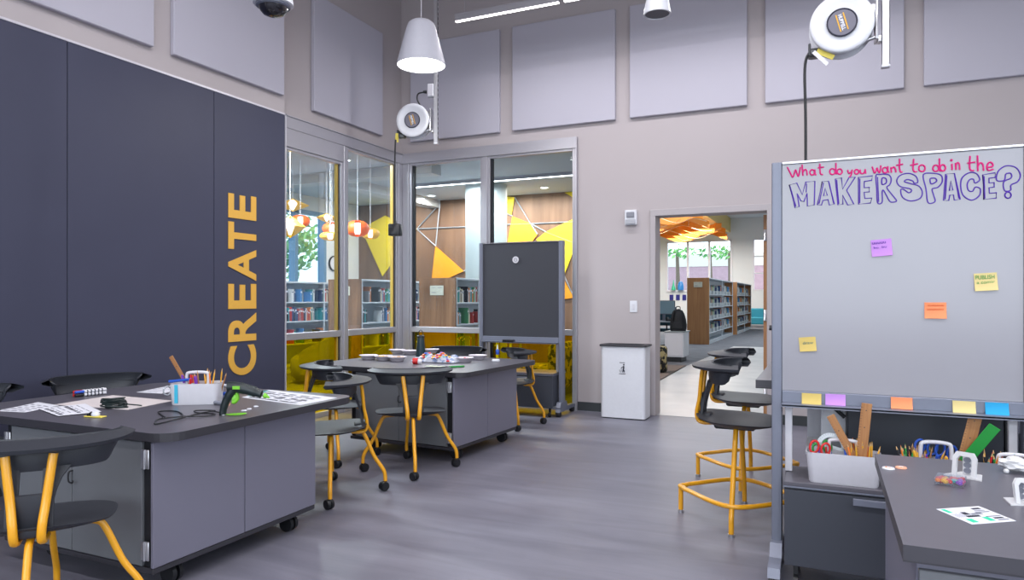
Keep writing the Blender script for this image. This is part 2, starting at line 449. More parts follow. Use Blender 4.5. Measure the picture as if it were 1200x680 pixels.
# door
dr = thing('door_1', None, None); del_keys(dr); dr['kind'] = 'structure'
c = MB()
cas = mat('casing_paint', (.42, .385, .40), .5)
c.box(-1.785, -1.725, YB-.02, YB+.22, 0, 2.285, bev=.004).box(-.563, -.505, YB-.02, YB+.22, 0, 2.285, bev=.004).box(-1.785, -.505, YB-.021, YB+.22, 2.215, 2.287, bev=.004)
c.build('door_frame', cas, dr)
c = MB().box(-.615, -.57, YB+.225, YB+1.15, .01, 2.2, bev=.002); leaf = c.build('door_leaf', WOODO, dr)
for z in (.28, 1.12, 1.98):
    c = MB().box(-.612, -.573, YB+.205, YB+.228, z-.06, z+.06, bev=.003); c.cyl((-.57, YB+.205, z-.06), (-.57, YB+.205, z+.06), .008, n=10); c.build('hinge', CHROME, leaf)

# acoustic panels
def apanel(x0, x1, z0, z1, lab, axis='Y', pl=YB):
    mb = MB()
    if axis == 'Y': mb.box(x0, x1, pl-.05, pl-.001, z0, z1, PANEL, bev=.006)
    else: mb.box(pl+.001, pl+.05, x0, x1, z0, z1, PANEL, bev=.006)
    tag(mb.build('acoustic_panel'), lab, 'acoustic panel', 'square grey acoustic panels high on the walls')
for (a, b), l in zip([(-4.905, -3.628), (-3.456, -2.178), (-2.01, -.756), (-.578, .682), (.846, 2.11), (2.28, 3.54)],
    ['grey acoustic panel on the back wall nearest the corner, behind the hanging lamp', 'grey acoustic panel on the back wall above the right glass window', 'grey acoustic panel on the back wall up and left of the doorway', 'grey acoustic panel on the back wall behind the larger cord reel', 'grey acoustic panel on the back wall at the far right, above the whiteboard', None]):
    if l: apanel(a, b, 3.326, 4.585, l)
apanel(5.914, 7.185, 3.326, 4.60, 'grey acoustic panel on the left wall above the side windows', 'X', XL)
apanel(4.054, 5.335, 3.316, 4.60, 'grey acoustic panel on the left wall behind the dome camera', 'X', XN)
apanel(2.60, 3.871, 3.316, 4.60, 'grey acoustic panel on the left wall at the upper left corner', 'X', XN)

# wall devices
t = thing('fire_strobe', 'small white fire alarm strobe high on the wall left of the doorway', 'alarm', (-2.0, YB, 2.21))
MB().box(-.068, .068, -.045, -.001, -.085, .085, bev=.008).build('housing', WHITE, t)
MB().box(-.045, .045, -.062, -.045, .0, .06, bev=.006).build('lens', mat('strobe_lens', (.25, .26, .3), .2), t)
MB().box(-.058, .058, -.058, -.045, -.078, -.02, bev=.006).build('speaker_grille', mat('grille_grey', (.40, .41, .45), .5), t)
t = thing('wall_switch', 'white wall plate with a switch left of the doorway', 'switch', (-1.976, YB, 1.21))
MB().box(-.042, .042, -.008, -.001, -.065, .065, bev=.003).build('plate', WHITE, t)
MB().box(-.016, .016, -.013, -.008, -.032, .032, bev=.002).build('rocker', OFFW, t)

# bin
t = thing('waste_bin', 'tall white metal waste bin with dark open rim beside the doorway', 'bin', (-2.0, 7.42, 0))
MB().prism(rrect(-.245, .245, -.135, .135, .035), .012, .78).build('body', WHITE, t)
MB().prism(rrect(-.235, .235, -.125, .125, .03), 0, .012).build('foot', BLACK, t)
rm = MB(); o = rrect(-.26, .26, -.15, .15, .035); i = rrect(-.20, .20, -.095, .095, .025)
n = len(o)
rm.add([(x, y, .78) for x, y in o]+[(x, y, .80) for x, y in o]+[(x, y, .80) for x, y in i]+[(x, y, .70) for x, y in i],
       [(k, (k+1) % n, n+(k+1) % n, n+k) for k in range(n)]+[(n+k, n+(k+1) % n, 2*n+(k+1) % n, 2*n+k) for k in range(n)]+[(2*n+k, 2*n+(k+1) % n, 3*n+(k+1) % n, 3*n+k) for k in range(n)]+[[k for k in range(n)][::-1]])
rm.build('rim', EDGE, t)
MB().prism(i, .66, .781).build('liner', BLACK, t)
lg = MB()
lg.tube([(.02, -.1365, .585), (.022, -.1365, .55), (.012, -.1365, .50)], .011, 8, M=None)
lg.cyl((.024, -.1355, .605), (.024, -.138, .605), .013, n=14)
lg.tube([(.02, -.1365, .575), (-.012, -.1365, .56), (-.02, -.1365, .54)], .005, 6); lg.tube([(.03, -.1365, .52), (.034, -.1365, .485)], .007, 6); lg.tube([(.012, -.1365, .52), (.006, -.1365, .485)], .007, 6)
lg.tube([(-.045, -.1365, .525), (-.04, -.1365, .487), (-.02, -.1365, .487), (-.014, -.1365, .525)], .003, 6)
for k, w in enumerate((-.045, -.03, -.016, .0, .014, .03)): lg.box(w, w+.011, -.1375, -.1355, .632, .642)
for k, w in enumerate((-.052, -.036, -.02, -.004, .01, .026, .04)): lg.box(w, w+.012, -.1375, -.1355, .455, .466)
lg.v = [(x*.68, y, .55+(z-.55)*.68) for x, y, z in lg.v]
lg.build('litter_symbol', INK, t)
# ================================================================== CHAIRS AND STOOLS
def seat_mb(h, hx=.235, hy=.262, deep=.032):
    mb = MB(); NR, NA = 7, 40; rows = []; low = []
    for i in range(NR+1):
        r = i/NR; top = []; bot = []
        for k in range(NA+1):
            a = 2*PI*k/NA; c, s = math.cos(a), math.sin(a); e = 2/2.7
            x = math.copysign(abs(c)**e, c)*hx*r; y = math.copysign(abs(s)**e, s)*hy*r
            z = h-.014*(1-r*r)
            if x > 0: z -= .022*(x/hx)**2*r
            if x < 0: z += .010*(x/hx)**2
            z -= .012*(abs(y)/hy)**3
            top.append((x, y, z)); bot.append((x*.97, y*.97, z-.008-deep*(1-r**2.2)))
        rows.append(top); low.append(bot)
    mb.grid(rows); mb.grid([r for r in low[::-1]])
    # rim
    mb.grid([low[-1], rows[-1]])
    return mb
def back_mb(h):
    zt = h+.30; mb = MB()
    O = []; I = []; OB = []; IB = []
    for k in range(33):
        a = R(-90+180*k/32); c, s = math.cos(a), math.sin(a)
        cc = c**.85 if c > 0 else 0
        o = (-.30*cc+.035, .325*s); i = (-.165*cc+.028, .272*s)
        O.append((o[0], o[1], zt)); I.append((i[0], i[1], zt+.020)); OB.append((o[0]+.006, o[1]*.985, zt-.014)); IB.append((i[0]-.02*cc, i[1]*.95, zt-.034))
    mb.grid([OB, O, I]); mb.grid([IB, OB])
    # concave inner shell
    rows = []
    K = 30
    for j in range(7):
        t = j/6; row = []
        for k in range(K+1):
            a = R(-83+166*k/K); c, s = math.cos(a), math.sin(a)
            hg = .096*(1-min(1, abs(a)/R(84))**16)+.006
            row.append((-.165*c**.85+.028-.012*t*(1-t)*4-.012*t, .272*s*(1-.12*t*t), zt+.019-(hg+.013)*t))
        rows.append(row)
    mb.grid(rows, thick=.011)
    # neck with a square opening
    for sg in (-1, 1):
        P = []
        for j in range(7):
            t = j/6; z = zt-.085-.225*t; yo = .125-.05*min(1, t*2.2)**.6; x = -.158-.05*math.sin(t*PI*.5)
            P.append([(x, sg*yo, z), (x, sg*.036, z)] if sg > 0 else [(x, -.036, z), (x, sg*yo, z)])
        mb.grid(P, thick=.014, smooth=True)
    mb.box(-.211, -.196, -.06, .06, h+.0, h+.128, bev=.006)
    mb.box(-.222, -.15, -.055, .055, h-.03, h+.008, bev=.008)
    return mb
def make_chair(name, cat, h, stool):
    t = thing(name, 'x', cat)
    seat_mb(h, deep=.05 if stool else .032).build('seat', CHAIRP, t)
    back_mb(h).build('backrest', CHAIRP, t)
    for sg in (-1, 1):
        p = smooth_path([(-.195, sg*.074, h+.27), (-.205, sg*.066, h+.20), (-.215, sg*.054, h+.10), (-.232, sg*.045, h+.02), (-.228, sg*.042, h-.03), (-.195, sg*.042, h-.048), (-.13, sg*.042, h-.044)], 5)
        MB().tube(p, .0155, 10, flat=.75).build('back_strap', YEL, t)
    if not stool:
        for a in (0, 90, 180, 270):
            c, s = math.cos(R(a)), math.sin(R(a))
            p = smooth_path([(.12, 0, h-.042), (.19, 0, h-.05), (.222, 0, h-.085), (.28, 0, h-.22), (.335, 0, .155), (.352, 0, .115), (.356, 0, .066)], 5)
            p = [Vector((q.x*c, q.x*s, q.z)) for q in p]
            lg = MB().tube(p, .0135, 10).build('leg', YEL, t)
            w = MB(); x, y = .356*c, .356*s; d = a+35
            dx, dy = math.cos(R(d)), math.sin(R(d)); cx, cy = x-dx*.012, y-dy*.012
            for q in (-1, 1):
                w.cyl((cx-dy*.004*q, cy+dx*.004*q, .032), (cx-dy*.022*q, cy+dx*.022*q, .032), .032, .029, 18)
            w.cyl((x, y, .03), (x, y, .075), .011, n=10)
            w.build('caster', BLACK, lg)
    else:
        for sg in (-1, 1):
            p = smooth_path([(0, sg*.06, h-.06), (0, sg*.115, h-.065), (0, sg*.145, h-.10), (0, sg*.25, .30), (0, sg*.325, .12), (0, sg*.335, .06), (0, sg*.338, .016)], 5)
            lg = MB().tube(p, .0145, 10).build('leg', YEL, t)
            MB().cyl((0, sg*.338, 0), (0, sg*.338, .016), .017, n=14).build('glide', CHROME, lg)
            x = sg*.335
            p = smooth_path([(x, 0, .014), (x, 0, .10), (x*.985, 0, .145), (x*.93, .03, .16)], 5)
            ft = MB().tube([(x, 0, .016), (x, 0, .155)], .0145, 10).build('foot_post', YEL, t)
            MB().cyl((x, 0, 0), (x, 0, .016), .017, n=14).build('glide', CHROME, ft)
        ring = []
        for a in range(0, 360, 90):
            c, s = math.cos(R(a)), math.sin(R(a))
            rr = .34 if a in (0, 180) else .318
            if a in (0, 180):
                for q in (-.075, -.045, 0, .045, .075):
                    r2 = rr-abs(q)*.55-(.012 if abs(q) > .04 else 0)
                    ring.append((r2*c-q*s, r2*s+q*c, .158))
            else:
                ring.append((rr*c-.0*s, rr*s, .158))
        MB().tube(smooth_path(ring, 6, True), .0135, 10, closed=True).build('foot_ring', YEL, t)
        hub = MB().box(-.13, .10, -.07, .07, h-.075, h-.045, bev=.01).build('seat_bracket', BLACK, t)
    return t

CG = 'rolling chairs around the maker tables'
ch = make_chair('rolling_chair', 'chair', .46, False)
chairs = [
 (-2.79, 1.70, 139, 'charcoal chair with yellow legs at the lower left corner of the room, nearest the viewer'),
 (-2.885, 4.49, 128, 'charcoal rolling chair with yellow legs seen from behind, centred before the far table'),
 (-3.00, 3.70, 218, 'charcoal rolling chair with yellow legs tucked at the far end of the near table'),
 (-3.65, 4.53, 45, 'charcoal rolling chair turned to the far table, behind the one at the near table\'s end'),
 (-2.95, 6.47, 217, 'charcoal rolling chair at the far right end of the far table, before the dark board'),
 (-3.60, 6.52, -75, 'charcoal chair behind the far table, only its backrest showing, by the dark tumbler'),
 (-4.47, 3.10, -22, 'charcoal chair behind the near table, its wide backrest showing against the dark wall'),
 (-4.55, 2.33, 0, 'charcoal chair at the left edge, only the end of its backrest showing'),
]
for i, (x, y, a, l) in enumerate(chairs):
    o = ch if i == 0 else copy_tree(ch)
    o.location = (x, y, 0); o.rotation_euler.z = R(a); tag(o, l, 'chair', CG)
st = make_chair('counter_stool', 'stool', .61, True)
for i, (x, y, a, l) in enumerate([(-.472, 4.27, 0, 'nearer charcoal counter stool with yellow legs and foot ring, left of the whiteboard'), (-.52, 5.18, 0, 'farther charcoal counter stool with yellow foot ring, partly hidden by the nearer one')]):
    o = st if i == 0 else copy_tree(st)
    o.location = (x, y, 0); o.rotation_euler.z = R(a); tag(o, l, 'stool', 'counter stools beside the whiteboard')

# ================================================================== MAKER TABLES (storage islands on casters)
def make_table():
    t = thing('maker_table', 'x', 'table')
    pl = rrect(-1.005, .635, -.545, .77, .10)
    MB().prism(pl, .682, .72, TOP, side=EDGE).build('tabletop', TOP, t)
    b = MB().box(-.515, .515, -.505, .51, .125, .665, CABG2).box(-.53, .53, -.522, .525, .098, .124, EDGE, bev=.004).box(-.50, .50, -.49, .49, .665, .682, EDGE)
    b.build('cabinet_body', CABG2, t)
    # near doors (-y)
    for k, (x0, x1) in enumerate(((-.468, -.013), (-.008, .463))):
        d = MB().box(x0, x1, -.524, -.506, .128, .672, bev=.002).build('door', CABG2, t)
        xh = x1-.035 if k == 0 else x0+.035
        MB().cyl((xh, -.5245, .648), (xh, -.5265, .648), .012, n=18).build('lock', BLACK, d)
        xk = -.49 if k == 0 else .507
    for x0 in (.465, -.515): MB().box(x0, x0+.05, -.512, -.5055, .128, .676).build('hinge_channel', BLACK, t)
    for x0 in (.465, -.517):
        for z in (.20, .60):
            h = MB().box(x0, x0+.048, -.531, -.524, z-.042, z+.042, bev=.002)
            h.cyl((x0+.024, -.532, z-.042), (x0+.024, -.532, z+.042), .006, n=8)
            for q in (-.022, .022): h.cyl((x0+.013, -.5315, z+q), (x0+.013, -.534, z+q), .005, n=8, mt=None)
            h.build('hinge', CHROME, t)
    MB().tube(smooth_path([(-.0, -.526, .50), (.0, -.545, .495), (.0, -.545, .455), (.03, -.548, .452), (.032, -.548, .463)], 4), .004, 8).build('bag_hook', BLACK, t)
    # right side panels (+x)
    for (y0, y1) in ((-.522, -.0025), (.0025, .525)):
        MB().box(.516, .533, y0, y1, .126, .674, bev=.002).build('side_panel', CABG, t)
    for y in (-.46, .46):
        MB().box(.532, .538, y-.0, y+.0, .15, .15)
    for (y0, y1) in ((-.5, .5),):
        MB().box(-.50, .50, .511, .524, .128, .672, bev=.002).build('rear_panel', CABG, t)
        MB().box(-.532, -.516, -.5, .5, .128, .672, bev=.002).build('side_panel', CABG, t)
    for x in (-.40, .43):
        for y in (-.36, .40):
            c = MB().box(x-.04, x+.04, y-.04, y+.04, .088, .098, bev=.002)
            c.tube([(x, y, .088), (x+.02, y, .045)], .014, 8)
            for q in (-1, 1): c.cyl((x+.02, y+q*.008, .045), (x+.02, y+q*.028, .045), .045, .043, 20)
            c.build('caster', BLACK, t)
    return t
t1 = make_table(); t1.location = (-3.19, 2.615, 0); tag(t1, 'grey rolling storage table with dark top in the left foreground, covered in papers and tools', 'table', 'rolling storage tables')
t2 = copy_tree(t1); rot2 = R(-4); c2, s2 = math.cos(rot2), math.sin(rot2)
T2X, T2Y = -2.665+(-.53*c2-.525*s2), 4.765+(-.53*s2+.525*c2)
t2.location = (T2X, T2Y, 0); t2.rotation_euler.z = rot2; t2['label'] = 'grey rolling storage table farther away by the corner windows, set with white bowls'

# near right table
t3 = thing('work_table', 'dark-topped work table at the lower right corner, in front of the whiteboard', 'table', (.165, 1.868, 0))
MB().prism([(0, 0), (1.7, 0), (1.7, 1.05), (0, 1.05)], .684, .72, TOP, side=EDGE2).build('tabletop', TOP, t3)
MB().box(0, 1.7, 0, 1.05, .680, .6838, EDGE).build('edge_band', EDGE, t3)
b = MB().box(.03, 1.6, .035, .98, .12, .68, bev=.002); b.build('cabinet_body', CABG, t3)
for x0, x1 in ((.034, .56), (.564, 1.08), (1.084, 1.596)):
    MB().box(x0, x1, .016, .034, .13, .66, bev=.002).build('door', CABG2, t3)
for x in (.2, 1.5):
    for y in (.2, .85):
        c = MB().cyl((x, y, .12), (x, y, .07), .014, n=10)
        for q in (-1, 1): c.cyl((x, y+q*.006, .045), (x, y+q*.026, .045), .045, .043, 20)
        c.build('caster', BLACK, t3)

# counter table behind the whiteboard
t4 = thing('counter_table', 'tall dark-topped counter table behind the whiteboard, where the stools stand', 'table', (0, 0, 0))
t4.location = (-.325, 3.69, 0)
MB().prism([(0, 0), (1.75, 0), (1.75, 1.55), (0, 1.55)], .855, .89, TOP, side=EDGE2).build('tabletop', TOP, t4)
MB().box(0, 1.75, 0, 1.55, .848, .8545, EDGE).build('edge_band', EDGE, t4)
b = MB().box(.42, 1.12, .17, 1.38, .11, .845).box(.225, .42, 1.36, 1.38, .11, .845).box(.225, .42, .17, 1.36, .11, .13).box(.225, .42, .75, 1.36, .13, .845)
b.build('cabinet_body', DARKCAB, t4)
MB().box(.424, 1.07, .155, .169, .13, .84, bev=.002).build('door', DARKCAB, t4)
MB().box(1.075, 1.118, .15, .169, .13, .84).build('hinge_channel', BLACK, t4)
sh = MB().box(.226, .42, .18, .745, .50, .515).box(.226, .419, .60, .612, .515, .845); sh.build('shelf', WHITE, t4)
pr_ = MB().box(.30, .415, .20, .206, .60, .83, bev=.002)
for k in range(7): pr_.cyl((.31+k*.016, .199, .80), (.31+k*.016, .207, .80), .004, n=8, mt=BLACK)
pr_.mats = [WHITE, BLACK]; pr_.build('perforated_plate', None, t4)
MB().tube([(.255, .19, .845), (.41, .19, .70)], .010, 8).build('gas_strut', BLACK, t4)
b = MB().box(1.13, 1.6, .30, 1.38, .11, .845, bev=.002); b.build('side_cabinet', CABG, t4)
MB().box(1.16, 1.24, .285, .299, .55, .66).build('recess', BLACK, t4)

# ================================================================== MOBILE BOARDS WITH LOW CABINET BETWEEN THE POSTS
def make_board(root, W, face, caster_r=.035, foot=(-.22, .22)):
    # local: left post at x=0..pw, board plane y=0 facing -y
    pw = .045; H = 1.943
    for x in (0, W-pw):
        p = MB().box(x, x+pw, -.005, .075, .05, H, bev=.004); p.box(x+.012, x+.033, -.009, -.004, .12, H-.02)
        po = p.build('post', POST, root)
        f = MB()
        f.prism([(foot[0], .055), (foot[0]+.02, .095), (-.09, .105), (-.05, .16), (.12, .16), (.15, .105), (foot[1], .09), (foot[1], .055)], x-.004, x+pw+.004, M=Matrix(((0, 0, 1, 0), (1, 0, 0, 0), (0, 1, 0, 0), (0, 0, 0, 1))))
        fo = f.build('foot', POST, root)
        for y in (foot[0]+.03, foot[1]-.03):
            c = MB()
            for q in (-1, 1): c.cyl((x+pw/2+q*.004, y, caster_r), (x+pw/2+q*.022, y, caster_r), caster_r, caster_r*.93, 18)
            c.cyl((x+pw/2, y, .03), (x+pw/2, y, .06), .01, n=8)
            c.build('caster', face['wheel'], fo)
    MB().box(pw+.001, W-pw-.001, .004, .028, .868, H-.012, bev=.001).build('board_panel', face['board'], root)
    fr = MB().box(pw+.001, W-pw-.001, -.004, .034, H-.012, H, bev=.002); fr.build('top_rail', CHROME, root)
    tr = MB().box(pw+.001, W-pw-.001, -.006, .03, .812, .866, bev=.002); tr.box(pw+.001, W-pw-.001, -.004, .03, .866, .868, BLACK)
    tr.mats = [POST, BLACK]; tr.build('lower_rail', None, root)
    ty = -.075
    MB().box(pw+.001, W-pw-.001, ty, -.006, .803, .813, bev=.002).box(pw+.001, W-pw-.001, ty, ty+.006, .8, .83 if False else .814).build('pen_tray', POST, root)
    for x in (pw+.012, W-pw-.047):
        MB().box(x, x+.032, .036, .062, .482, .812, bev=.002).build('inner_post', OFFW if face['inner'] else ALU, root)
    return root
BX = -.236; BY = 3.50; BW = 1.03
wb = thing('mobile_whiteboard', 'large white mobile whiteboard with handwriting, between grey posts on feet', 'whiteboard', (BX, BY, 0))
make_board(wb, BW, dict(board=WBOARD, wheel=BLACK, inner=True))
MB().cyl((-.012, .02, 1.16), (.0, .02, 1.16), .012, n=12).build('latch_knob', BLACK, wb)
tag(wb, group=None)
db = thing('mobile_board', 'tall dark slate mobile board with a round badge, in front of the corner windows', 'board', (-3.675, 7.18, 0))
make_board(db, 1.03, dict(board=DBOARD, wheel=RUBBER, inner=False), foot=(-.10, .40))
o = MB().cyl((.465, -.0005, 1.74), (.465, -.008, 1.74), .038, n=24).build('round_badge', OFFW, db)
MB().tube([(.465+.018*math.cos(a), -.0095, 1.74+.02*math.sin(a)) for a in [2*PI*k/16 for k in range(16)]], .0028, 6, closed=True).box(.463, .467, -.0105, -.0085, 1.73, 1.75).build('badge_mark', INK2, o)
MB().box(.33, .47, -.075, -.03, .80, .835, bev=.004).build('tray_clip', BLACK, db)

def make_lowcab(root, L, D):
    # local origin front-left-bottom, front faces -y
    MB().box(0, L, .012, D, .462, .48, TOP, bev=.002).box(-.001, L+.001, .010, D+.001, .455, .462, POST).build('top', TOP, root)
    MB().box(.004, L-.004, .03, D, .12, .455, bev=.002).build('cabinet_body', DARKCAB, root)
    n = 2
    for k in range(n):
        a = L*k/n+.004; b = L*(k+1)/n-.004
        d = MB().box(a, b, .013, .0295, .105, .445, bev=.002).build('door', DARKCAB, root)
        hx = b-.165 if k == 0 else a+.02
        MB().box(hx, hx+.15, -.008, .013, .420, .436, bev=.002).box(hx, hx+.15, -.010, -.006, .410, .437, bev=.001).build('handle', POST, d)
    for x in (.04, L-.06):
        for y in (.06, D-.06):
            MB().box(x, x+.02, y-.01, y+.01, 0.05, .12).cyl((x, y-.01, .028), (x+.02, y-.01, .028), .028, n=16).build('caster', BLACK, root)
    return root
lc = thing('low_cabinet', 'low slate storage cabinet under the whiteboard, carrying the tool caddies', 'cabinet', (-.176, 3.325, 0), group=None)
make_lowcab(lc, .90, .34)
lc2 = thing('low_cabinet', 'low slate storage cabinet under the dark board by the windows', 'cabinet', (-3.62, 7.02, 0))
make_lowcab(lc2, .915, .42)
for o_ in list(lc2.children):
    if o_.name.startswith('top'): o_.data.materials[0] = TOP
# ================================================================== CEILING-HUNG EQUIPMENT
# pendant lamp
PZ = 3.415
def make_pendant():
    t = thing('pendant_lamp', 'x', 'lamp')
    sh = MB().lathe([(.012, .412), (.05, .410), (.09, .400), (.116, .380), (.130, .35), (.158, .25), (.190, .13), (.216, .03), (.222, .0), (.216, .0), (.209, .03), (.184, .13), (.152, .25), (.122, .35), (.08, .39), (.0, .40)], 40).build('lamp_shade', mat('lamp_white', (.46, .46, .52), .55), t)
    MB().lathe([(.0, .014), (.10, .013), (.212, .010), (.213, .004), (.0, .004)], 36).build('diffuser', LAMPW, sh)
    MB().cyl((0, 0, .40), (0, 0, HCEIL-PZ), .0035, n=8).cyl((0, 0, .40), (0, 0, .43), .012, n=12).build('cord', OFFW, t)
    MB().cyl((0, 0, HCEIL-PZ-.04), (0, 0, HCEIL-PZ), .06, n=24).build('canopy', WHITE, t)
    return t

pend = make_pendant()
LAMPS = [(-3.35, 5.39, 'white cone pendant lamp, lit, hanging high over the far table'), ]
for i, (x, y, l) in enumerate(LAMPS):
    o = pend if i == 0 else copy_tree(pend)
    o.location = (x, y, HCEIL-2.235 if False else PZ); tag(o, l, 'lamp')
# reach the ceiling
for c_ in pend.children:
    pass

def area(name, loc, sx, sy, power, col=(.985, .965, 1.), rot=(0, 0, 0), spread=180, parent=None):
    L = bpy.data.lights.new(name, 'AREA'); L.shape = 'RECTANGLE'; L.size = sx; L.size_y = sy; L.energy = power; L.color = col; L.spread = R(spread)
    o = bpy.data.objects.new(name, L); COL.objects.link(o); o.location = loc; o.rotation_euler = rot
    return o
# linear pendants (the photo shows the end of one run; more runs are added to light the room)
def linear(x0, x1, y, z, label, power, glow=True):
    t = thing('linear_light', label, 'light', ((x0+x1)/2, y, z), group='linear pendant lights')
    L = (x1-x0)/2
    MB().box(-L, L, -.028, .028, 0, .075, bev=.004).build('housing', ALU, t)
    MB().box(-L+.004, L-.004, -.016, .016, -.006, -.0005).build('diffuser', LINEW, t)
    w = MB()
    for q in (-L*.82, L*.82): w.cyl((q, 0, .075), (q, 0, HCEIL-z), .002, n=6)
    w.build('suspension_wire', CHROME, t)
    a = area('linear_lamp', ((x0+x1)/2, y, z-.012), x1-x0, .05, power); a.parent = None
    return t
LP = atY(534, 25.5, 6.5)
linear(LP.x, LP.x+1.18, 6.5, LP.z, 'slim linear light, lit, high over the back of the room', 15)
linear(LP.x+1.23, LP.x+4.2, 6.5, LP.z, 'slim linear light starting at the top picture edge, right end of the lit run', 32)

# strut channel + outlet + cord reel
def make_strut(ztop):
    t = thing('strut_channel', 'x', 'channel')
    s = MB().box(-.021, .021, -.02, -.017, 0, ztop).box(-.021, -.018, -.02, .021, 0, ztop).box(.018, .021, -.02, .021, 0, ztop).box(-.021, -.008, .018, .021, 0, ztop).box(.008, .021, .018, .021, 0, ztop)
    s.build('channel', CHROME, t)
    k = MB()
    z = .04
    while z < ztop-.05:
        k.box(.0215, .0225, -.007, .007, z, z+.028); z += .052
    k.build('slots', BLACK, t)
    MB().box(-.024, .024, -.024, .024, -.018, 0.0, bev=.004).build('end_cap', WHITE, t)
    return t
def make_reel():
    # axis along local -y (face looks to -y); bracket on +x side
    t = thing('cord_reel', 'x', 'cord reel')
    A = frame((0, 0, 0), (1, 0, 0), (0, 0, 1), (0, -1, 0))    # local z -> -y
    MB().lathe([(0, .070), (.11, .070), (.128, .074), (.150, .079), (.176, .079), (.182, .072), (.184, .058), (.176, .05), (.158, .046), (.156, -.046), (.176, -.05), (.184, -.058), (.182, -.072), (.150, -.079), (0, -.075)], 48, M=A).build('drum_housing', WHITE, t)
    lb = MB().lathe([(0, .082), (.080, .082), (.080, .066)], 36, M=A, mt=mat('label_grey', (.16, .155, .20), .5)); lb.tube([(.083*math.cos(2*PI*k/36), .081, .083*math.sin(2*PI*k/36)) for k in range(36)], .005, 6, INK, closed=True, M=frame((0, 0, 0), (1, 0, 0), (0, -1, 0), (0, 0, 1)))
    T = Matrix.Rotation(R(75), 4, 'Y')
    for zz in (-.021, .021): lb.box(-.055, .055, -.0845, -.0825, zz-.0035, zz+.0035, PENY, M=T)
    text_mb(lb, 'HUBBELL', .03, .0006, T @ frame((-.050, -.0835, -.0115), (1, 0, 0), (0, 0, 1), (0, -1, 0)), PAPER, offset=.0012, fit=(.10, .022))
    lb.build('brand_label', None, t)
    b = MB().box(.11, .19, -.05, .05, -.03, .10, bev=.004).box(.185, .20, -.055, .055, -.12, .13, bev=.003).tube([(.07, -.03, -.13), (.15, -.03, -.11), (.19, -.03, -.10)], .012, 8)
    b.box(.20, .222, -.03, .03, -.13, -.09, bev=.003)
    b.build('swivel_bracket', CHROME, t)
    g = MB().box(-.185, -.10, -.035, .035, -.175, -.12, bev=.008); g.cyl((-.16, -.045, -.15), (-.16, .045, -.15), .014, n=12); g.box(-.19, -.175, -.04, .04, -.17, -.09, bev=.004)
    g.build('cord_guide', mat('dark_steel', (.08, .085, .09), .4, .5), t)
    return t
RX = Vector((-4.115, 6.48, 3.24))
reelR = Vector((.085, 4.80, 3.00))
sp1 = make_strut(HCEIL-2.96)
yaw = R(20)
rl = make_reel(); rl.location = RX; rl.rotation_euler.z = R(15)
tag(rl, 'white cord reel hanging in the corner above the windows, smaller in view', 'cord reel', 'cord reels hung from the ceiling')
ca, sa = math.cos(R(15)), math.sin(R(15))
sp1.location = (RX.x+.245*ca, RX.y+.245*sa, 2.98+.02); sp1.rotation_euler.z = R(15); tag(sp1, 'perforated steel strut hanging behind the pendant lamp, carrying the corner cord reel', 'channel', 'steel struts carrying cord reels')
ob = thing('outlet_box', 'white outlet box on the steel strut under the pendant lamp', 'outlet', (RX.x+.19*ca, RX.y+.19*sa, RX.z+.33)); ob.rotation_euler.z = R(15)
MB().box(-.035, .033, -.03, .03, -.07, .07, bev=.004).build('box', WHITE, ob)
fp = MB().box(-.032, .03, -.036, -.030, -.062, .062, bev=.002)
for zz in (-.03, .03): fp.box(-.012, -.007, -.038, -.036, zz-.008, zz+.008, BLACK).box(.004, .009, -.038, -.036, zz-.008, zz+.008, BLACK)
fp.mats = [OFFW, BLACK]; fp.build('face_plate', None, ob)
def loc2(x, y, z, base=RX, c=ca, s=sa): return (base[0]+x*c-y*s, base[1]+x*s+y*c, base[2]+z)
o = MB().tube(smooth_path([loc2(.14, -.03, .31), loc2(.06, -.05, .29), loc2(.05, -.05, .22), loc2(.10, -.04, .14), loc2(.15, 0, .10)], 6), .0085, 10)
o.cyl(loc2(.15, -.03, .31), loc2(.11, -.04, .31), .018, .014, 12)
tag(o.build('power_cord', BLACK), 'short black power cord looping from the outlet box to the corner reel', 'cord')
pe = atY(458, 259, 6.42)
bot = (loc2(-.185, -.01, -.17)); 
d = MB().tube(smooth_path([loc2(-.16, 0, -.13), loc2(-.20, -.01, -.16), loc2(-.215, -.01, -.24), (loc2(-.222, -.01, 0)[0], loc2(-.222, -.01, 0)[1], 2.6), (loc2(-.215, -.01, 0)[0], loc2(-.215, -.01, 0)[1], 2.12)], 6), .0085, 10)
tag(d.build('drop_cord', RUBBER), 'black drop cord hanging from the corner reel in front of the corner post', 'cord')
pb = thing('outlet_block', 'small black outlet block hanging at the end of the corner drop cord', 'outlet', (loc2(-.215, -.01, 0)[0], loc2(-.215, -.01, 0)[1], 2.06)); pb.rotation_euler.z = R(10)
b = MB().box(-.065, .065, -.05, .05, -.07, .06, bev=.008); b.box(-.05, .05, -.056, -.05, -.055, .045, bev=.004); b.cyl((0, 0, .06), (0, 0, .10), .016, .011, 12); b.build('block', BLACK, pb)
MB().cyl((-.02, -.057, .0), (-.02, -.060, .0), .018, n=14).build('socket', RUBBER, pb)
tg = MB().box(-.20, -.17, -.05, -.045, -.20, -.13, M=None, bev=0).box(-.185, -.165, -.05, -.046, -.23, -.17)
tg.build('warning_tag', mat('tag_yellow', (.75, .62, .10), .5), rl)

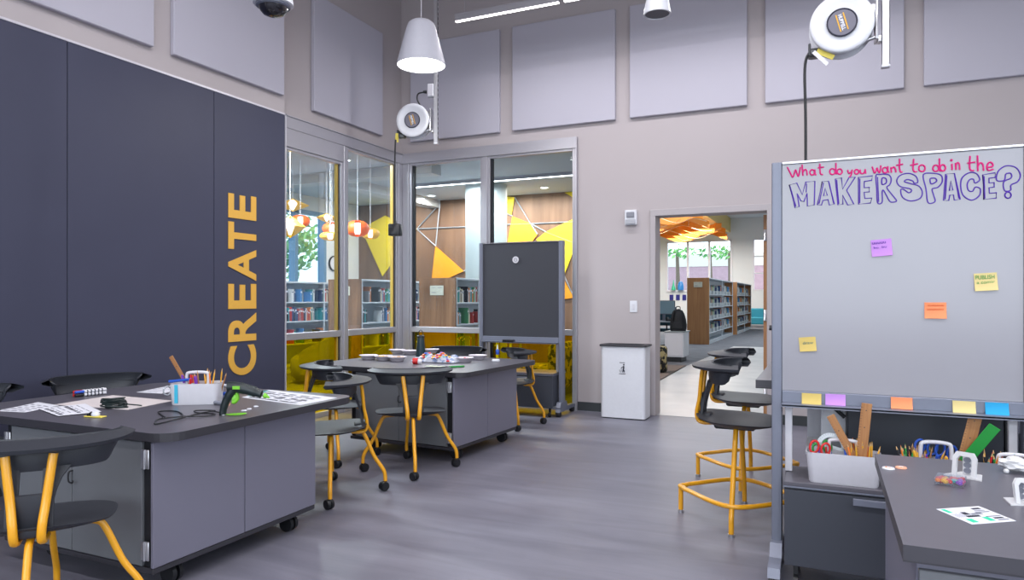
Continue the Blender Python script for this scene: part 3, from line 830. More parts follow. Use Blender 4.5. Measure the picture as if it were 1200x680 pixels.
rl2 = copy_tree(rl); rl2.location = reelR; AR = R(2); rl2.rotation_euler.z = AR
rl2['label'] = 'large-looking white cord reel hanging at the upper right, above the whiteboard'
for o_ in rl2.children:
    if o_.name.startswith('warning_tag'):
        o_.data = o_.data.copy(); me = MB()
        me.box(-.012, .012, -.003, .003, -.12, .0, CHROME, M=Matrix.Translation((-.16, -.05, -.15)) @ Matrix.Rotation(R(-42), 4, 'Y')).box(-.016, .016, -.002, .002, -.11, 0, tg.mats[0] if tg.mats else MATS['tag_yellow'], M=Matrix.Translation((-.14, -.045, -.145)) @ Matrix.Rotation(R(-60), 4, 'Y'))
        nb = me.build('warning_tag', None, rl2); bpy.data.objects.remove(o_)
        break
c3, s3 = math.cos(AR), math.sin(AR)
sp2 = copy_tree(sp1); sp2.location = (reelR.x+.245*c3, reelR.y+.245*s3, reelR.z-.27); sp2.rotation_euler.z = AR
sp2['label'] = 'steel strut at the upper right carrying the larger-looking cord reel'
def loc3(x, y, z): return (reelR.x+x*c3-y*s3, reelR.y+x*s3+y*c3, reelR.z+z)
xx = loc3(-.205, 0, 0)
d = MB().tube(smooth_path([loc3(-.15, 0, -.13), loc3(-.185, 0, -.14), (xx[0]-.005, xx[1], reelR.z-.24), (xx[0], xx[1], 2.4), (xx[0], xx[1], 1.55)], 6), .009, 10)
tag(d.build('drop_cord', RUBBER), 'black drop cord hanging from the upper right reel down behind the whiteboard', 'cord')
pb2 = copy_tree(pb); pb2.location = (xx[0], xx[1], 1.48); pb2['label'] = 'black outlet block at the end of the drop cord, hidden behind the whiteboard'
for o_ in [pb2]+list(pb2.children): 
    pass

# dome camera and speaker
t = thing('dome_camera', 'white dome camera with dark lens ring, hanging at the upper left', 'camera', (-2.98, 3.15, 3.04))
CAMP = t
MB().lathe([(0, .09), (.06, .085), (.098, .06), (.112, .03), (.115, .0), (.108, -.006), (.09, -.004), (0, -.002)], 40).build('housing', WHITE, t)
MB().lathe([(.100, -.004), (.098, -.014), (.085, -.02), (.078, -.014)], 36).build('trim_ring', POST, t)
MB().lathe([(.084, -.012), (.076, -.04), (.055, -.06), (.025, -.07), (0, -.072)], 32).build('smoked_dome', mat('smoked_dome_plastic', (.008, .008, .012), .06, coat=1.), t)
MB().cyl((0, 0, .088), (0, 0, HCEIL-3.04), .02, n=14).build('mounting_pipe', WHITE, t)
t = thing('pendant_speaker', 'white pendant speaker with dark grille at the top edge, right of the linear light', 'speaker', (-1.15, 5.16, 3.42))
SPK = t
MB().lathe([(0, .24), (.045, .238), (.06, .22), (.10, .02), (.102, 0), (.09, 0), (.088, .012), (0, .014)], 32).build('enclosure', WHITE, t)
MB().lathe([(0, .006), (.09, .006)], 28).build('grille', mat('grille_dark', (.13, .13, .15), .6), t)
MB().cyl((0, 0, .235), (0, 0, HCEIL-3.42), .003, n=6).build('cable', OFFW, t)
# ================================================================== HANDWRITING AND NOTES ON THE WHITEBOARD
FACE = BY+.004
def wp(cx, cy):   # position on the board face
    p = atY(910+cx/4.138, 165+cy/4.138, FACE); return Vector((p.x-BX, FACE-.0012-BY, p.z))
def stroke(mb, pts, r, closed=False, smo=True, mt=None):
    P = [wp(*p) for p in pts]
    if smo: P = smooth_path(P, 5, closed)
    mb.tube(P, r, 5, mt, closed=closed)
def circ(cx, cy, r, ry=None, n=10, a0=0, a1=360):
    ry = ry or r
    return [(cx+r*math.cos(R(a0+(a1-a0)*k/n)), cy+ry*math.sin(R(a0+(a1-a0)*k/n))) for k in range(n+(0 if a1-a0 == 360 else 1))]
wr = MB(); r_ = .0036
L1 = [[(52, 128), (66, 155), (78, 177), (86, 160), (92, 142), (99, 158), (106, 173), (112, 150), (116, 128)], [(124, 116), (126, 145), (128, 170)], [(127, 155), (137, 140), (146, 146), (149, 168)],
 [(186, 140), (186, 156), (192, 168)], [(210, 112), (211, 145), (214, 162), (226, 164)], [(200, 132), (230, 128)],
 [(288, 108), (288, 140), (290, 164)], [(345, 142), (350, 158), (364, 150), (367, 140)], [(367, 140), (362, 165), (352, 178)], [(406, 140), (407, 156), (418, 160), (428, 150), (430, 138)], [(430, 138), (432, 160)],
 [(464, 126), (470, 145), (476, 157), (483, 145), (487, 133), (492, 145), (499, 156), (504, 138), (506, 120)], [(540, 124), (540, 145), (545, 156)], [(555, 128), (557, 155)], [(556, 138), (567, 128), (576, 136), (579, 154)],
 [(597, 88), (596, 130), (600, 150), (611, 152)], [(580, 120), (614, 114)], [(665, 88), (662, 135), (668, 150), (682, 150)], [(648, 120), (686, 112)], [(790, 86), (790, 130), (794, 150)],
 [(850, 112), (851, 142)], [(868, 108), (870, 142)], [(869, 122), (878, 106), (886, 114), (888, 142)], [(938, 74), (936, 125), (942, 144), (958, 144)], [(924, 110), (964, 104)], [(974, 72), (976, 148)], [(976, 124), (988, 108), (1000, 116), (1004, 146)],
 [(1020, 130), (1048, 124), (1044, 108), (1030, 106), (1020, 124), (1026, 144), (1052, 138)]]
for s in L1: stroke(wr, s, r_)
for c in [(173, 154, 11, 13), (271, 150, 13, 14), (306, 150, 12, 13), (388, 151, 10, 11), (526, 143, 12, 13), (705, 134, 15, 16), (772, 134, 14, 15), (806, 132, 13, 15)]: stroke(wr, circ(*c), r_, True)
stroke(wr, circ(848, 95, 2.5), r_, True)
wr.build('pink_handwriting', MAGENTA, wb)['label'] = 'pink handwritten line across the top of the board'
wr = MB(); rv = .0028
PL = [[(62, 215), (98, 205), (125, 262), (142, 200), (186, 196), (183, 312), (150, 318), (148, 255), (132, 296), (118, 292), (100, 256), (110, 320), (90, 326)],
 [(222, 198), (252, 196), (280, 308), (256, 312), (250, 285), (225, 290), (218, 312), (198, 312)], [(236, 230), (246, 265), (228, 268)],
 [(285, 185), (315, 180), (320, 235), (352, 178), (382, 176), (340, 240), (375, 308), (345, 312), (320, 264), (322, 308), (298, 312)],
 [(397, 178), (465, 170), (462, 192), (425, 198), (425, 228), (450, 226), (450, 248), (425, 250), (428, 280), (462, 278), (456, 302), (398, 308)],
 [(1000, 165), (1060, 155), (1060, 178), (1030, 182), (1030, 205), (1055, 203), (1055, 225), (1030, 228), (1032, 255), (1066, 252), (1066, 278), (1005, 285)],
 [(820, 162), (862, 158), (890, 285), (862, 288), (858, 262), (840, 264), (835, 290), (810, 290)], [(845, 195), (855, 240), (838, 242)]]
for s in PL: stroke(wr, s, rv, True, False)
CU = [[(482, 170), (500, 164), (520, 162), (545, 166), (556, 185), (550, 212), (535, 227), (560, 262), (582, 292), (552, 296), (533, 265), (518, 240), (512, 250), (512, 298), (490, 300), (486, 235)], [(512, 182), (530, 184), (532, 204), (512, 212)],
 [(685, 200), (675, 172), (640, 158), (600, 168), (583, 195), (600, 222), (645, 232), (655, 243), (640, 252), (615, 235), (602, 240), (612, 275), (650, 292), (695, 280), (707, 250), (690, 220), (650, 208), (620, 198), (635, 188), (660, 195), (668, 206)],
 [(712, 165), (760, 158), (798, 168), (803, 200), (782, 226), (755, 234), (762, 265), (768, 295), (735, 300), (725, 235)], [(745, 185), (768, 182), (776, 196), (750, 210)],
 [(985, 190), (970, 160), (935, 155), (900, 180), (893, 220), (905, 265), (945, 288), (982, 268), (988, 234), (965, 225), (950, 245), (930, 240), (925, 210), (938, 188), (955, 187), (962, 205)],
 [(1068, 192), (1074, 150), (1112, 122), (1160, 130), (1182, 165), (1170, 198), (1137, 215), (1135, 240), (1106, 242), (1102, 200), (1138, 180), (1135, 158), (1112, 162), (1104, 192)], circ(1122, 264, 15)]
for s in CU: stroke(wr, s, rv, True)
# the second pen line that shadows some edges
for s in [[(66, 222), (94, 318)], [(146, 208), (144, 250)], [(228, 204), (206, 306)], [(256, 206), (276, 300)], [(292, 190), (302, 306)], [(404, 184), (404, 302)], [(490, 176), (495, 296)], [(826, 168), (818, 284)], [(864, 170), (884, 280)], [(1006, 172), (1010, 280)]]: stroke(wr, s, rv*.8, False, False)
wr.build('violet_lettering', VIOLETI, wb)['label'] = 'violet outlined capitals spelling MAKERSPACE?'

def note(name, cx, cy, w, h, tilt, mt, label, words=None, ink=INK, y=FACE, curl=.02, group='sticky notes on the whiteboard'):
    p = atY(cx, cy, y); t = thing(name, label, 'sticky note', (p.x, y-.0015, p.z), group=group); t.rotation_euler = (0, R(tilt), 0)
    rows = []
    for j in range(9):
        v = j/8; rows.append([(x, -.0005-curl*(v**2.5)-(.004*v if x > 0 else 0), h/2-h*v) for x in (-w/2, -w/6, w/6, w/2)])
    MB().grid(rows[::-1], thick=.0012).build('paper', mt, t)
    if words:
        k = MB()
        for (s, u0, v0, ww, hh) in words:
            text_mb(k, s, .02, .0003, frame((u0*w-w/2, -.0035-.0035*(1-v0), v0*h-h/2), (1, 0, 0), (0, -.08, .997), (0, -1, 0)), ink, fit=(ww*w, hh*h))
        k.build('writing', ink, t)
    return t
NPUR = mat('purple_note', (.56, .27, .72), .8); NORA = mat('orange_note', (.95, .30, .13), .8); NYEL = mat('straw_note', (.76, .62, .27), .8); NGOL = mat('mustard_note', (.68, .51, .15), .8); NBLU = mat('cyan_note', (.02, .36, .68), .8)
note('sticky_note', 1033, 290.5, .082, .075, -4, NPUR, 'purple sticky note with two lines of violet writing, highest on the whiteboard', [('broken', .10, .72, .6, .15), ('Eye Eye', .12, .48, .62, .13)] and [('uuuuu', .06, .74, .66, .12), ('bu  bu', .12, .48, .62, .12)], MATS['violet_marker'], curl=.006)
note('sticky_note', 1155, 330.5, .082, .075, -3, NYEL, 'straw yellow sticky note with green writing, at the right of the whiteboard', [('PUBLISH', .06, .66, .82, .22), ('a comic', .10, .40, .78, .16)], MATS['green_ruler_plastic'], curl=.008)
note('sticky_note', 1096, 364, .082, .070, 0, NORA, 'orange sticky note with red-brown writing, near the middle of the whiteboard', [('uuuuuuuu', .14, .76, .74, .10), ('uuuuuuuu', .12, .52, .74, .10)], mat('rust_ink', (.55, .10, .01), .7), curl=.008)
note('sticky_note', 946.5, 403.5, .072, .066, -5, NGOL, 'mustard yellow sticky note reading draw, at the lower left of the whiteboard', [('draw', .22, .50, .62, .20)], mat('teal_ink', (.08, .2, .2), .7), curl=.006)
ty = BY-.0075
for cx, cy, w, mt, l in [(951, 467.5, .083, NGOL, 'mustard note stuck on the rail under the whiteboard, leftmost'), (979, 468.5, .083, NPUR, 'purple note stuck on the rail under the whiteboard'), (1056.5, 472.5, .083, NORA, 'orange note stuck on the rail under the whiteboard'), (1129.5, 477, .083, NYEL, 'straw yellow note stuck on the rail under the whiteboard'), (1168, 479, .083, NBLU, 'cyan note stuck on the rail under the whiteboard, rightmost')]:
    note('rail_note', cx, cy, w, .050, 0, mt, l, y=ty, curl=.012, group='coloured notes along the whiteboard rail')

# ================================================================== TOOL CADDIES
def make_caddy(L=.27, D=.145, Hh=.125, hd=.07):
    t = thing('tool_caddy', 'x', 'caddy'); n = 6
    mb = MB(); lv = [(.90, 0, .022), (.93, .006, .024), (1., Hh, .03), (1.012, Hh, .03), (.985, Hh-.001, .028), (.90, .012, .02)]
    rows = []
    for k, z, r in lv: rows.append([(x, y, z) for x, y in rrect(-L/2*k, L/2*k, -D/2*k, D/2*k, r, 5)])
    rows = [r+[r[0]] for r in rows]
    mb.grid(rows); mb.add([p for p in rows[0][:-1]], [list(range(len(rows[0])-1))[::-1]]); mb.add([p for p in rows[-1][:-1]], [list(range(len(rows[0])-1))])
    mb.build('tub', OFFW, t)
    h = MB().box(-L*.16, L*.16, -.004, .004, .012, Hh*.9)
    h.tube(smooth_path([(-.055, 0, Hh*.8), (-.056, 0, Hh+hd*.7), (-.040, 0, Hh+hd), (.040, 0, Hh+hd), (.056, 0, Hh+hd*.7), (.055, 0, Hh*.8)], 5), .0085, 8)
    h.box(-L*.47, L*.47, -.002, .002, .012, Hh*.8)
    h.build('handle', OFFW, t)
    return t
pencil_src = {}
def pencil(kind, mt, L=.165):
    key = (kind, mt.name)
    if key not in pencil_src:
        mb = MB()
        if kind == 'pencil':
            mb.tube([(0, 0, 0), (0, 0, L-.02)], .0038, 6, mt); mb.cyl((0, 0, L-.02), (0, 0, L-.006), .0037, .0014, 6, mat('bare_wood', (.62, .38, .17), .6)); mb.cyl((0, 0, L-.006), (0, 0, L), .0014, .0003, 6, mt)
        else:
            mb.cyl((0, 0, 0), (0, 0, L*.62), .0062, n=10, mt=OFFW); mb.cyl((0, 0, L*.62), (0, 0, L*.92), .0068, n=10, mt=mt); mb.cyl((0, 0, L*.92), (0, 0, L*.95), .0055, .004, 10, mt)
        me_o = mb.build(kind, None); pencil_src[key] = me_o; return me_o
    o = pencil_src[key].copy(); COL.objects.link(o); return o
CN = {'yellow_pencil': 'yellow', 'red_plastic': 'red', 'blue_plastic': 'blue', 'green_ruler_plastic': 'green', 'orange_plastic': 'orange', 'purple_plastic': 'purple', 'black_plastic': 'black', 'teal_plastic': 'teal', 'ruler_wood': 'brown'}
def fill(cad, kind, where, box, n, cols, spread=.5, L=.165, lift=.02, lean=0.):
    cx, cy, cz = cad.location; rz = cad.rotation_euler.z
    for k in range(n):
        mt = cols[k % len(cols)]
        o = pencil(kind, mt, L); x = random.uniform(box[0], box[1]); y = random.uniform(box[2], box[3])
        c, s = math.cos(rz), math.sin(rz)
        o.location = (cx+x*c-y*s, cy+x*s+y*c, cz+lift+random.uniform(-.005, .012))
        a = random.uniform(-spread, spread)+lean; b = random.uniform(-spread, spread)*.5
        o.rotation_euler = (b, a, random.uniform(0, 3))
        tag(o, '%s %s standing in the %s' % (CN[mt.name], kind, where), kind, '%ss in the %s' % (kind, where))
def ruler(base, top, w, label, mt=None, marks=True, th=.003, facing=(0, -1, 0)):
    base, top = Vector(base), Vector(top); z = (top-base).normalized(); L = (top-base).length
    f = Vector(facing); x = z.cross(f).normalized()*-1; x = f.cross(z).normalized(); y = z.cross(x)
    M = frame(base, x, y, z)
    t = bpy.data.objects.new('ruler', None); COL.objects.link(t); tag(t, label, 'ruler')
    t.matrix_world = M
    b = MB().box(-w/2, w/2, -th/2, th/2, 0, L, bev=.0008).build('blade', mt or WOODR, t)
    if marks:
        k = MB(); q = .012
        while q < L-.01:
            k.box(w/2-.008, w/2-.001, -th/2-.0006, -th/2, q, q+.0012); k.box(w/2-.008, w/2-.001, th/2, th/2+.0006, q, q+.0012); q += .0125
        q = .05
        while q < L: k.cyl((-.0, -th/2-.0006, q), (0, th/2+.0006, q), .0026, n=8); q += .075
        k.build('markings', EDGE, t)
    return t
def scissors(loc, rx, rz, col, label):
    t = thing('scissors', label, 'scissors', loc); t.rotation_euler = (0, rx, rz)
    for s in (-1, 1):
        MB().prism([(s*.002, -.10), (s*.008, -.02), (s*.008, .01), (-s*.002, .01)], -.0008+.001*s, .0008+.001*s, M=Matrix.Rotation(R(90), 4, 'X')).build('blade', CHROME, t)
        MB().tube(smooth_path([(s*.024+.018*math.cos(a), 0, .045+.027*math.sin(a)) for a in [2*PI*k/10 for k in range(10)]], 3, True), .005, 8, closed=True).tube([(s*.004, 0, .0), (s*.016, 0, .025)], .005, 8).build('handle_loop', col, t)
    return t

cz = .480
cad = make_caddy(.30, .15, .135, .05)
cad.location = (.068, 3.435, cz); tag(cad, 'white tool caddy with two wooden rulers, on the low cabinet in front of the whiteboard', 'caddy', 'white tool caddies')
CC = [PENY, ORANGE, RED, WOODR, BLUE, GREEND, BLACK, PURPLE]
fill(cad, 'pencil', 'two-ruler caddy', (.03, .12, -.05, .05), 26, [PENY, ORANGE, RED, PENY, WOODR], .25, lean=.06)
fill(cad, 'marker', 'two-ruler caddy', (-.12, .13, -.045, .05), 8, [BLUE, RED, BLUE, ORANGE, PURPLE], .3, .14)
ruler(atY(1010, 530, 3.41)-Vector((0, 0, .09)), atY(973, 487, 3.405), .034, 'wooden ruler leaning left in the caddy before the whiteboard')
ruler(atY(1020-9, 530, 3.40)-Vector((.012, 0, .09)), atY(1016, 473, 3.395), .042, 'wider wooden ruler leaning right in the caddy before the whiteboard')
bpy.data.objects['ruler'].matrix_world
scissors((-.035, 3.40, cz+.105), .2, .2, RED, 'red-handled scissors in the two-ruler caddy')
scissors((-.005, 3.44, cz+.10), -.3, .4, GREEND, 'green-handled scissors in the two-ruler caddy')
pt = thing('protractor', 'clear plastic protractor standing in the two-ruler caddy', 'protractor', (.02, 3.475, cz+.145)); pt.rotation_euler = (R(80), R(12), 0)
k = MB()
arc = [(.062*math.cos(R(a)), .062*math.sin(R(a))) for a in range(0, 181, 10)]; arc2 = [(.042*math.cos(R(a)), .042*math.sin(R(a))) for a in range(180, -1, -10)]
k.prism(arc+arc2, -.001, .001); k.box(-.062, .062, -.008, .006, -.001, .001)
k.build('blade', mat('cloudy_plastic', (.62, .66, .70), .2), pt)
k = MB()
for a in range(5, 180, 10): k.tube([(.052*math.cos(R(a)), .052*math.sin(R(a)), .0014), (.060*math.cos(R(a)), .060*math.sin(R(a)), .0014)], .0006, 4)
k.build('scale_marks', INK2, pt)

cad2 = make_caddy(.27, .16, .13, .075); cad2.location = (.425, 3.435, cz); tag(cad2, 'white tool caddy with a green ruler and blue scissors, behind the right work table', 'caddy', 'white tool caddies')
fill(cad2, 'pencil', 'green-ruler caddy', (-.12, -.02, -.06, .06), 22, [ORANGE, PENY, BLACK, GREEND, RED, WOODR], .4)
fill(cad2, 'marker', 'green-ruler caddy', (-.06, .06, -.06, .0), 10, [BLUE, RED, PENY, PURPLE, BLUE], .3, .15)
scissors((.385, 3.46, cz+.135), .15, .1, BLUE, 'blue-handled scissors standing in the green-ruler caddy, left pair')
scissors((.455, 3.46, cz+.125), .25, .3, BLUE, 'blue-handled scissors standing in the green-ruler caddy, right pair')
ruler(atY(1130, 525, 3.44)-Vector((.0, 0, .06)), atY(1166, 500, 3.42), .045, 'wide green plastic ruler leaning right out of the middle caddy', GREEND, False, .004)
ruler(atY(1128, 530, 3.47)-Vector((.0, 0, .06)), atY(1143, 489, 3.47), .05, 'wooden ruler behind the green ruler in the middle caddy')
cad3 = make_caddy(.26, .15, .12, .06); cad3.location = (.70, 3.42, cz); tag(cad3, 'white tool caddy full of coloured pencils at the right picture edge', 'caddy', 'white tool caddies')
fill(cad3, 'pencil', 'right edge caddy', (-.12, .12, -.05, .05), 26, [RED, ORANGE, GREEND, BLACK, RED, PENY, TEAL], .45)

# ================================================================== ON THE RIGHT WORK TABLE
T3 = .7202
def disc_at(cx, cy, r, mt, im, label, ch_):
    p = atZ(cx, cy, T3); t = thing('badge', label, 'badge', p, group='round badges on the right table')
    MB().lathe([(0, 0), (r, 0), (r, .002), (r*.9, .0045), (0, .0055)], 28).build('disc', mt, t)
    MB().tube(smooth_path(ch_, 4), .0022, 6, flat=.4).build('mark', im, t)
disc_at(1041, 549.5, .020, WHITE, ORANGE, 'white round badge with an orange mark, left of a pair', [(-.006, .008, .0052), (-.006, -.006, .0052), (.006, -.006, .0052)])
disc_at(1056, 548.8, .018, mat('peach_badge', (.85, .42, .27), .5), PAPER, 'peach round badge touching the white one', [(-.006, -.004, .0052), (0, .006, .0052), (.006, -.004, .0052)])
# bead case
pc = [atZ(1093, 570, T3), atZ(1128, 575, T3), atZ(1135, 565, T3), atZ(1100, 558, T3)]
cen = sum(pc, Vector())/4; ax = (pc[1]-pc[0]); ang = math.atan2(ax.y, ax.x)
t = thing('bead_case', 'clear plastic case of coloured beads on the right work table', 'case', (cen.x, cen.y, T3)); t.rotation_euler.z = ang
w, d = (pc[1]-pc[0]).length/2, .045
MB().box(-w, w, -d, d, 0, .0035, bev=.001).box(-w, w, -d, -d+.002, .003, .018).box(-w, w, d-.002, d, .003, .018).box(-w, -w+.002, -d, d, .003, .018).box(w-.002, w, -d, d, .003, .018).box(-.001, .001, -d, d, .003, .016).box(-w, w, -.001, .001, .003, .016).build('tray', glass_mat('case_plastic', (.93, .94, .96), .3, (.75, .77, .8)), t)
MB().box(-w, w, -d, d, .0195, .0215, bev=.0008).build('lid', glass_mat('case_lid', (.97, .975, .985), .35), t)
bs = {}
for k in range(34):
    u = random.uniform(-w+.007, w-.007); v = random.uniform(-d+.007, d-.007)
    mt = [ORANGE, RED, PENY, RED, TEAL, PURPLE, MAGENTA][int((u+w)/(2*w)*6.9)] if random.random() < .8 else RED
    if mt.name not in bs:
        o = MB().lathe([(.0016, 0), (.0066, .002), (.0078, .006), (.0066, .010), (.0016, .012)], 12).build('bead', mt); bs[mt.name] = o
    else: o = bs[mt.name].copy(); COL.objects.link(o)
    c, s = math.cos(ang), math.sin(ang); o.location = (cen.x+u*c-v*s, cen.y+u*s+v*c, T3+.0042+(k % 2)*.003)
    nm = {'orange_plastic': 'orange', 'red_plastic': 'red', 'yellow_pencil': 'yellow', 'teal_plastic': 'teal', 'purple_plastic': 'purple', 'magenta_marker': 'pink'}[mt.name]
    tag(o, '%s bead in the clear bead case' % nm, 'bead', 'beads in the clear case')
# printed brackets
PLA = mat('white_printed_plastic', (.66, .66, .68), .35)
def bracket(cx, cy, rz, label, sc=1.):
    p = atZ(cx, cy, T3); t = thing('printed_bracket', label, 'bracket', p, rz); t.scale = (sc, sc, sc)
    MB().prism([(-.055, -.03), (.055, -.03), (.03, .05), (-.03, .05)], 0, .004).build('foot_plate', PLA, t)
    a = MB()
    out = [(-.034, 0), (-.034, .060), (-.024, .078), (.024, .078), (.034, .060), (.034, 0)]
    inn = [(.022, 0), (.022, .054), (.015, .064), (-.015, .064), (-.022, .054), (-.022, 0)]
    M = frame((0, -.012, .003), (1, 0, 0), (0, .18, .98), (0, -.98, .18))
    vs = [(x, y, 0) for x, y in out+inn[::-1]]+[(x, y, .012) for x, y in out+inn[::-1]]
    fs = []
    for k in range(5): fs += [(k, 6+k, 7+k, k+1), (12+k, 13+k, 19+k, 18+k), (k, k+1, 13+k, 12+k), (6+k, 18+k, 19+k, 7+k)]
    fs += [(0, 12, 18, 6), (5, 11, 23, 17)]
    a.add(vs, fs, None, False, M); a.build('arch', PLA, t)
    b = MB().box(-.015, .015, .012, .02, .003, .066, bev=.003)
    b.build('upright', PLA, t)
    k = MB()
    for z in (.018, .036, .053):
        k.tube([(.009*math.cos(a_), .0105, z+.0075*math.sin(a_)) for a_ in [2*PI*q/14 for q in range(14)]], .0022, 6, closed=True).cyl((0, .0112, z), (0, .0122, z), .008, n=14)
    k.build('holes', INK2, t)
    return t
bracket(1132, 559, R(-28), 'white plastic arch bracket standing on the right work table', 1.0)
br2 = bracket(1199, 590, R(20), 'white plastic bracket with round holes at the right picture edge', .9)
# pale rock-like cluster
p = atZ(1192, 554, T3); t = thing('crumpled_model', 'white faceted lumpy model on small knobs at the right edge of the work table', 'model', p)
import bmesh
bm = bmesh.new(); bmesh.ops.create_icosphere(bm, subdivisions=3, radius=.045)
for v in bm.verts:
    n_ = .78+.30*random.random(); v.co = Vector((v.co.x*1.25*n_, v.co.y*.8*n_, v.co.z*.55*n_+.028))
me = bpy.data.meshes.new('body'); bm.to_mesh(me); bm.free(); me.materials.append(PLA); o = bpy.data.objects.new('body', me); COL.objects.link(o); o.parent = t
for x in (-.035, .03):
    MB().lathe([(0, 0), (.007, .002), (.009, .008), (.006, .013), (0, .015)], 12, M=Matrix.Translation((x, -.025, 0))).build('foot_knob', PLA, t)
# leaflet
q = [atZ(1097, 597, T3), atZ(1139, 615, T3), atZ(1191, 611, T3), atZ(1147, 593.5, T3)]
def sheet(name, q, label, cat='paper', marks=(), z=0, grp=None, mt=None, ext=.0006):
    c = sum(q, Vector())/4; t = thing(name, label, cat, c, group=grp)
    P = [(v-c) for v in q]
    MB().add([(p.x, p.y, z) for p in P]+[(p.x, p.y, z+ext) for p in P], [(3, 2, 1, 0), (4, 5, 6, 7), (0, 1, 5, 4), (1, 2, 6, 5), (2, 3, 7, 6), (3, 0, 4, 7)]).build('sheet', mt or PAPER, t)
    by = {}
    for (u0, u1, v0, v1, m_) in marks:
        def B(u, v): return P[0]*(1-u)*(1-v)+P[1]*u*(1-v)+P[2]*u*v+P[3]*(1-u)*v
        mb = by.setdefault(m_.name, (MB(), m_))[0]
        cs = [B(u0, v0), B(u1, v0), B(u1, v1), B(u0, v1)]
        mb.add([(p.x, p.y, z+ext+.0003) for p in cs], [(0, 1, 2, 3)]); 
    for k_, (mb, m_) in by.items(): mb.build('printing', m_, t)
    return t
MINT = mat('mint_print', (.03, .62, .36), .7)
mk = [(.05, .30, .06, .16, MINT), (.70, .92, .10, .24, MINT), (.66, .90, .50, .64, MINT)]
for k in range(9): mk.append((.36+.03*(k % 2), .60, .06+k*.045, .075+k*.045, INK2))
mk += [(.30, .46, .30, .42, INK), (.52, .62, .25, .55, INK), (.40, .50, .45, .70, INK2), (.72, .80, .70, .92, INK), (.10, .2, .70, .9, INK), (.25, .30, .66, .9, INK2), (.34, .40, .6, .94, INK2), (.62, .67, .62, .95, INK2), (.84, .90, .70, .95, INK2)]
sheet('leaflet', q, 'printed leaflet with mint green marks lying on the right work table', 'leaflet', mk)
# ================================================================== ON THE NEAR LEFT TABLE
TZ = .7205
def g1(px, py, z=TZ): return atZ(px, py, z)
def lines(n, u0=.08, u1=.92, v0=.08, v1=.9, m_=None, frac=.4, cols=1):
    out = []
    for c_ in range(cols):
        a = u0+(u1-u0)*c_/cols; b = u0+(u1-u0)*(c_+.86)/cols
        for k in range(n):
            v = v0+(v1-v0)*k/n; out.append((a, a+(b-a)*random.uniform(.6, 1), v, v+(v1-v0)/n*frac, m_ or INK2))
    return out
sheet('paper_sheet', [g1(-4, 482), g1(30, 483.5), g1(69, 475.5), g1(45, 471.5)], 'printed paper sheet with grey diagrams at the left end of the near table', 'paper', lines(5, cols=3, frac=.35))
sheet('paper_sheet', [g1(45, 480), g1(68, 488.5), g1(119, 483.5), g1(100, 474)], 'printed sheet with rows of dark figures, overlapping the blank cream sheet', 'paper', lines(2, frac=.22, cols=6, m_=INK)+lines(6, cols=3, frac=.2), z=.0035)
sheet('poster_sheet', [g1(64, 474.5), g1(150, 480.5), g1(203, 470), g1(132, 463.5)], 'large blank cream sheet lying in the middle of the near table', 'paper', (), z=.0, mt=mat('cream_paper', (.66, .60, .60), .8), ext=.0012)
sheet('paper_sheet', [g1(160, 460), g1(190, 461.5), g1(226, 454), g1(205, 451)], 'white sheet with faint lines behind the white caddy on the near table', 'paper', lines(6, frac=.15))
sheet('poster_sheet', [g1(283, 466), g1(352, 475), g1(395, 466.5), g1(315, 457)], 'white and teal printed poster of comic panels at the right end of the near table', 'poster', lines(5, cols=5, frac=.55)+lines(3, cols=3, m_=INK, frac=.2)+[(0, .06, .2, .9, TEAL)])
def item(mbs, name, label, cat, loc=None, rz=0., grp=None):
    t = thing(name, label, cat, loc or (0, 0, 0), rz, grp)
    for n_, mb, mt in mbs: mb.build(n_, mt, t)
    return t
# marker pack
p0 = g1(88, 466); p1 = g1(124, 462); d = p1-p0; an = math.atan2(d.y, d.x); Lp = d.length
LBL = mat('marker_wrap', (.68, .68, .72), .5)
for k, (mt, nm) in enumerate([(BLACK, 'black'), (RED, 'red'), (BLUE, 'blue'), (RED, 'red')]):
    row, lay = k % 2, k//2
    mb = MB(); mb.cyl((0, 0, 0), (Lp*.28, 0, 0), .0088, n=14, mt=mt); mb.cyl((Lp*.28, 0, 0), (Lp, 0, 0), .0098, n=14, mt=LBL)
    for q in range(5): mb.cyl((Lp*(.36+.12*q), 0, 0), (Lp*(.40+.12*q), 0, 0), .0100, n=14, mt=INK)
    c, s = math.cos(an), math.sin(an); off = .0205*row
    o = mb.build('marker', None); o.location = (p0.x-off*s, p0.y+off*c, TZ+.0105+.0185*lay); o.rotation_euler.z = an
    tag(o, ['black-capped dry marker, bottom front of the small marker stack', 'red-capped dry marker, bottom rear of the small marker stack', 'blue-capped dry marker, top front of the small marker stack', 'red-capped dry marker, top rear of the small marker stack'][k], 'marker', 'dry markers stacked on the near table')
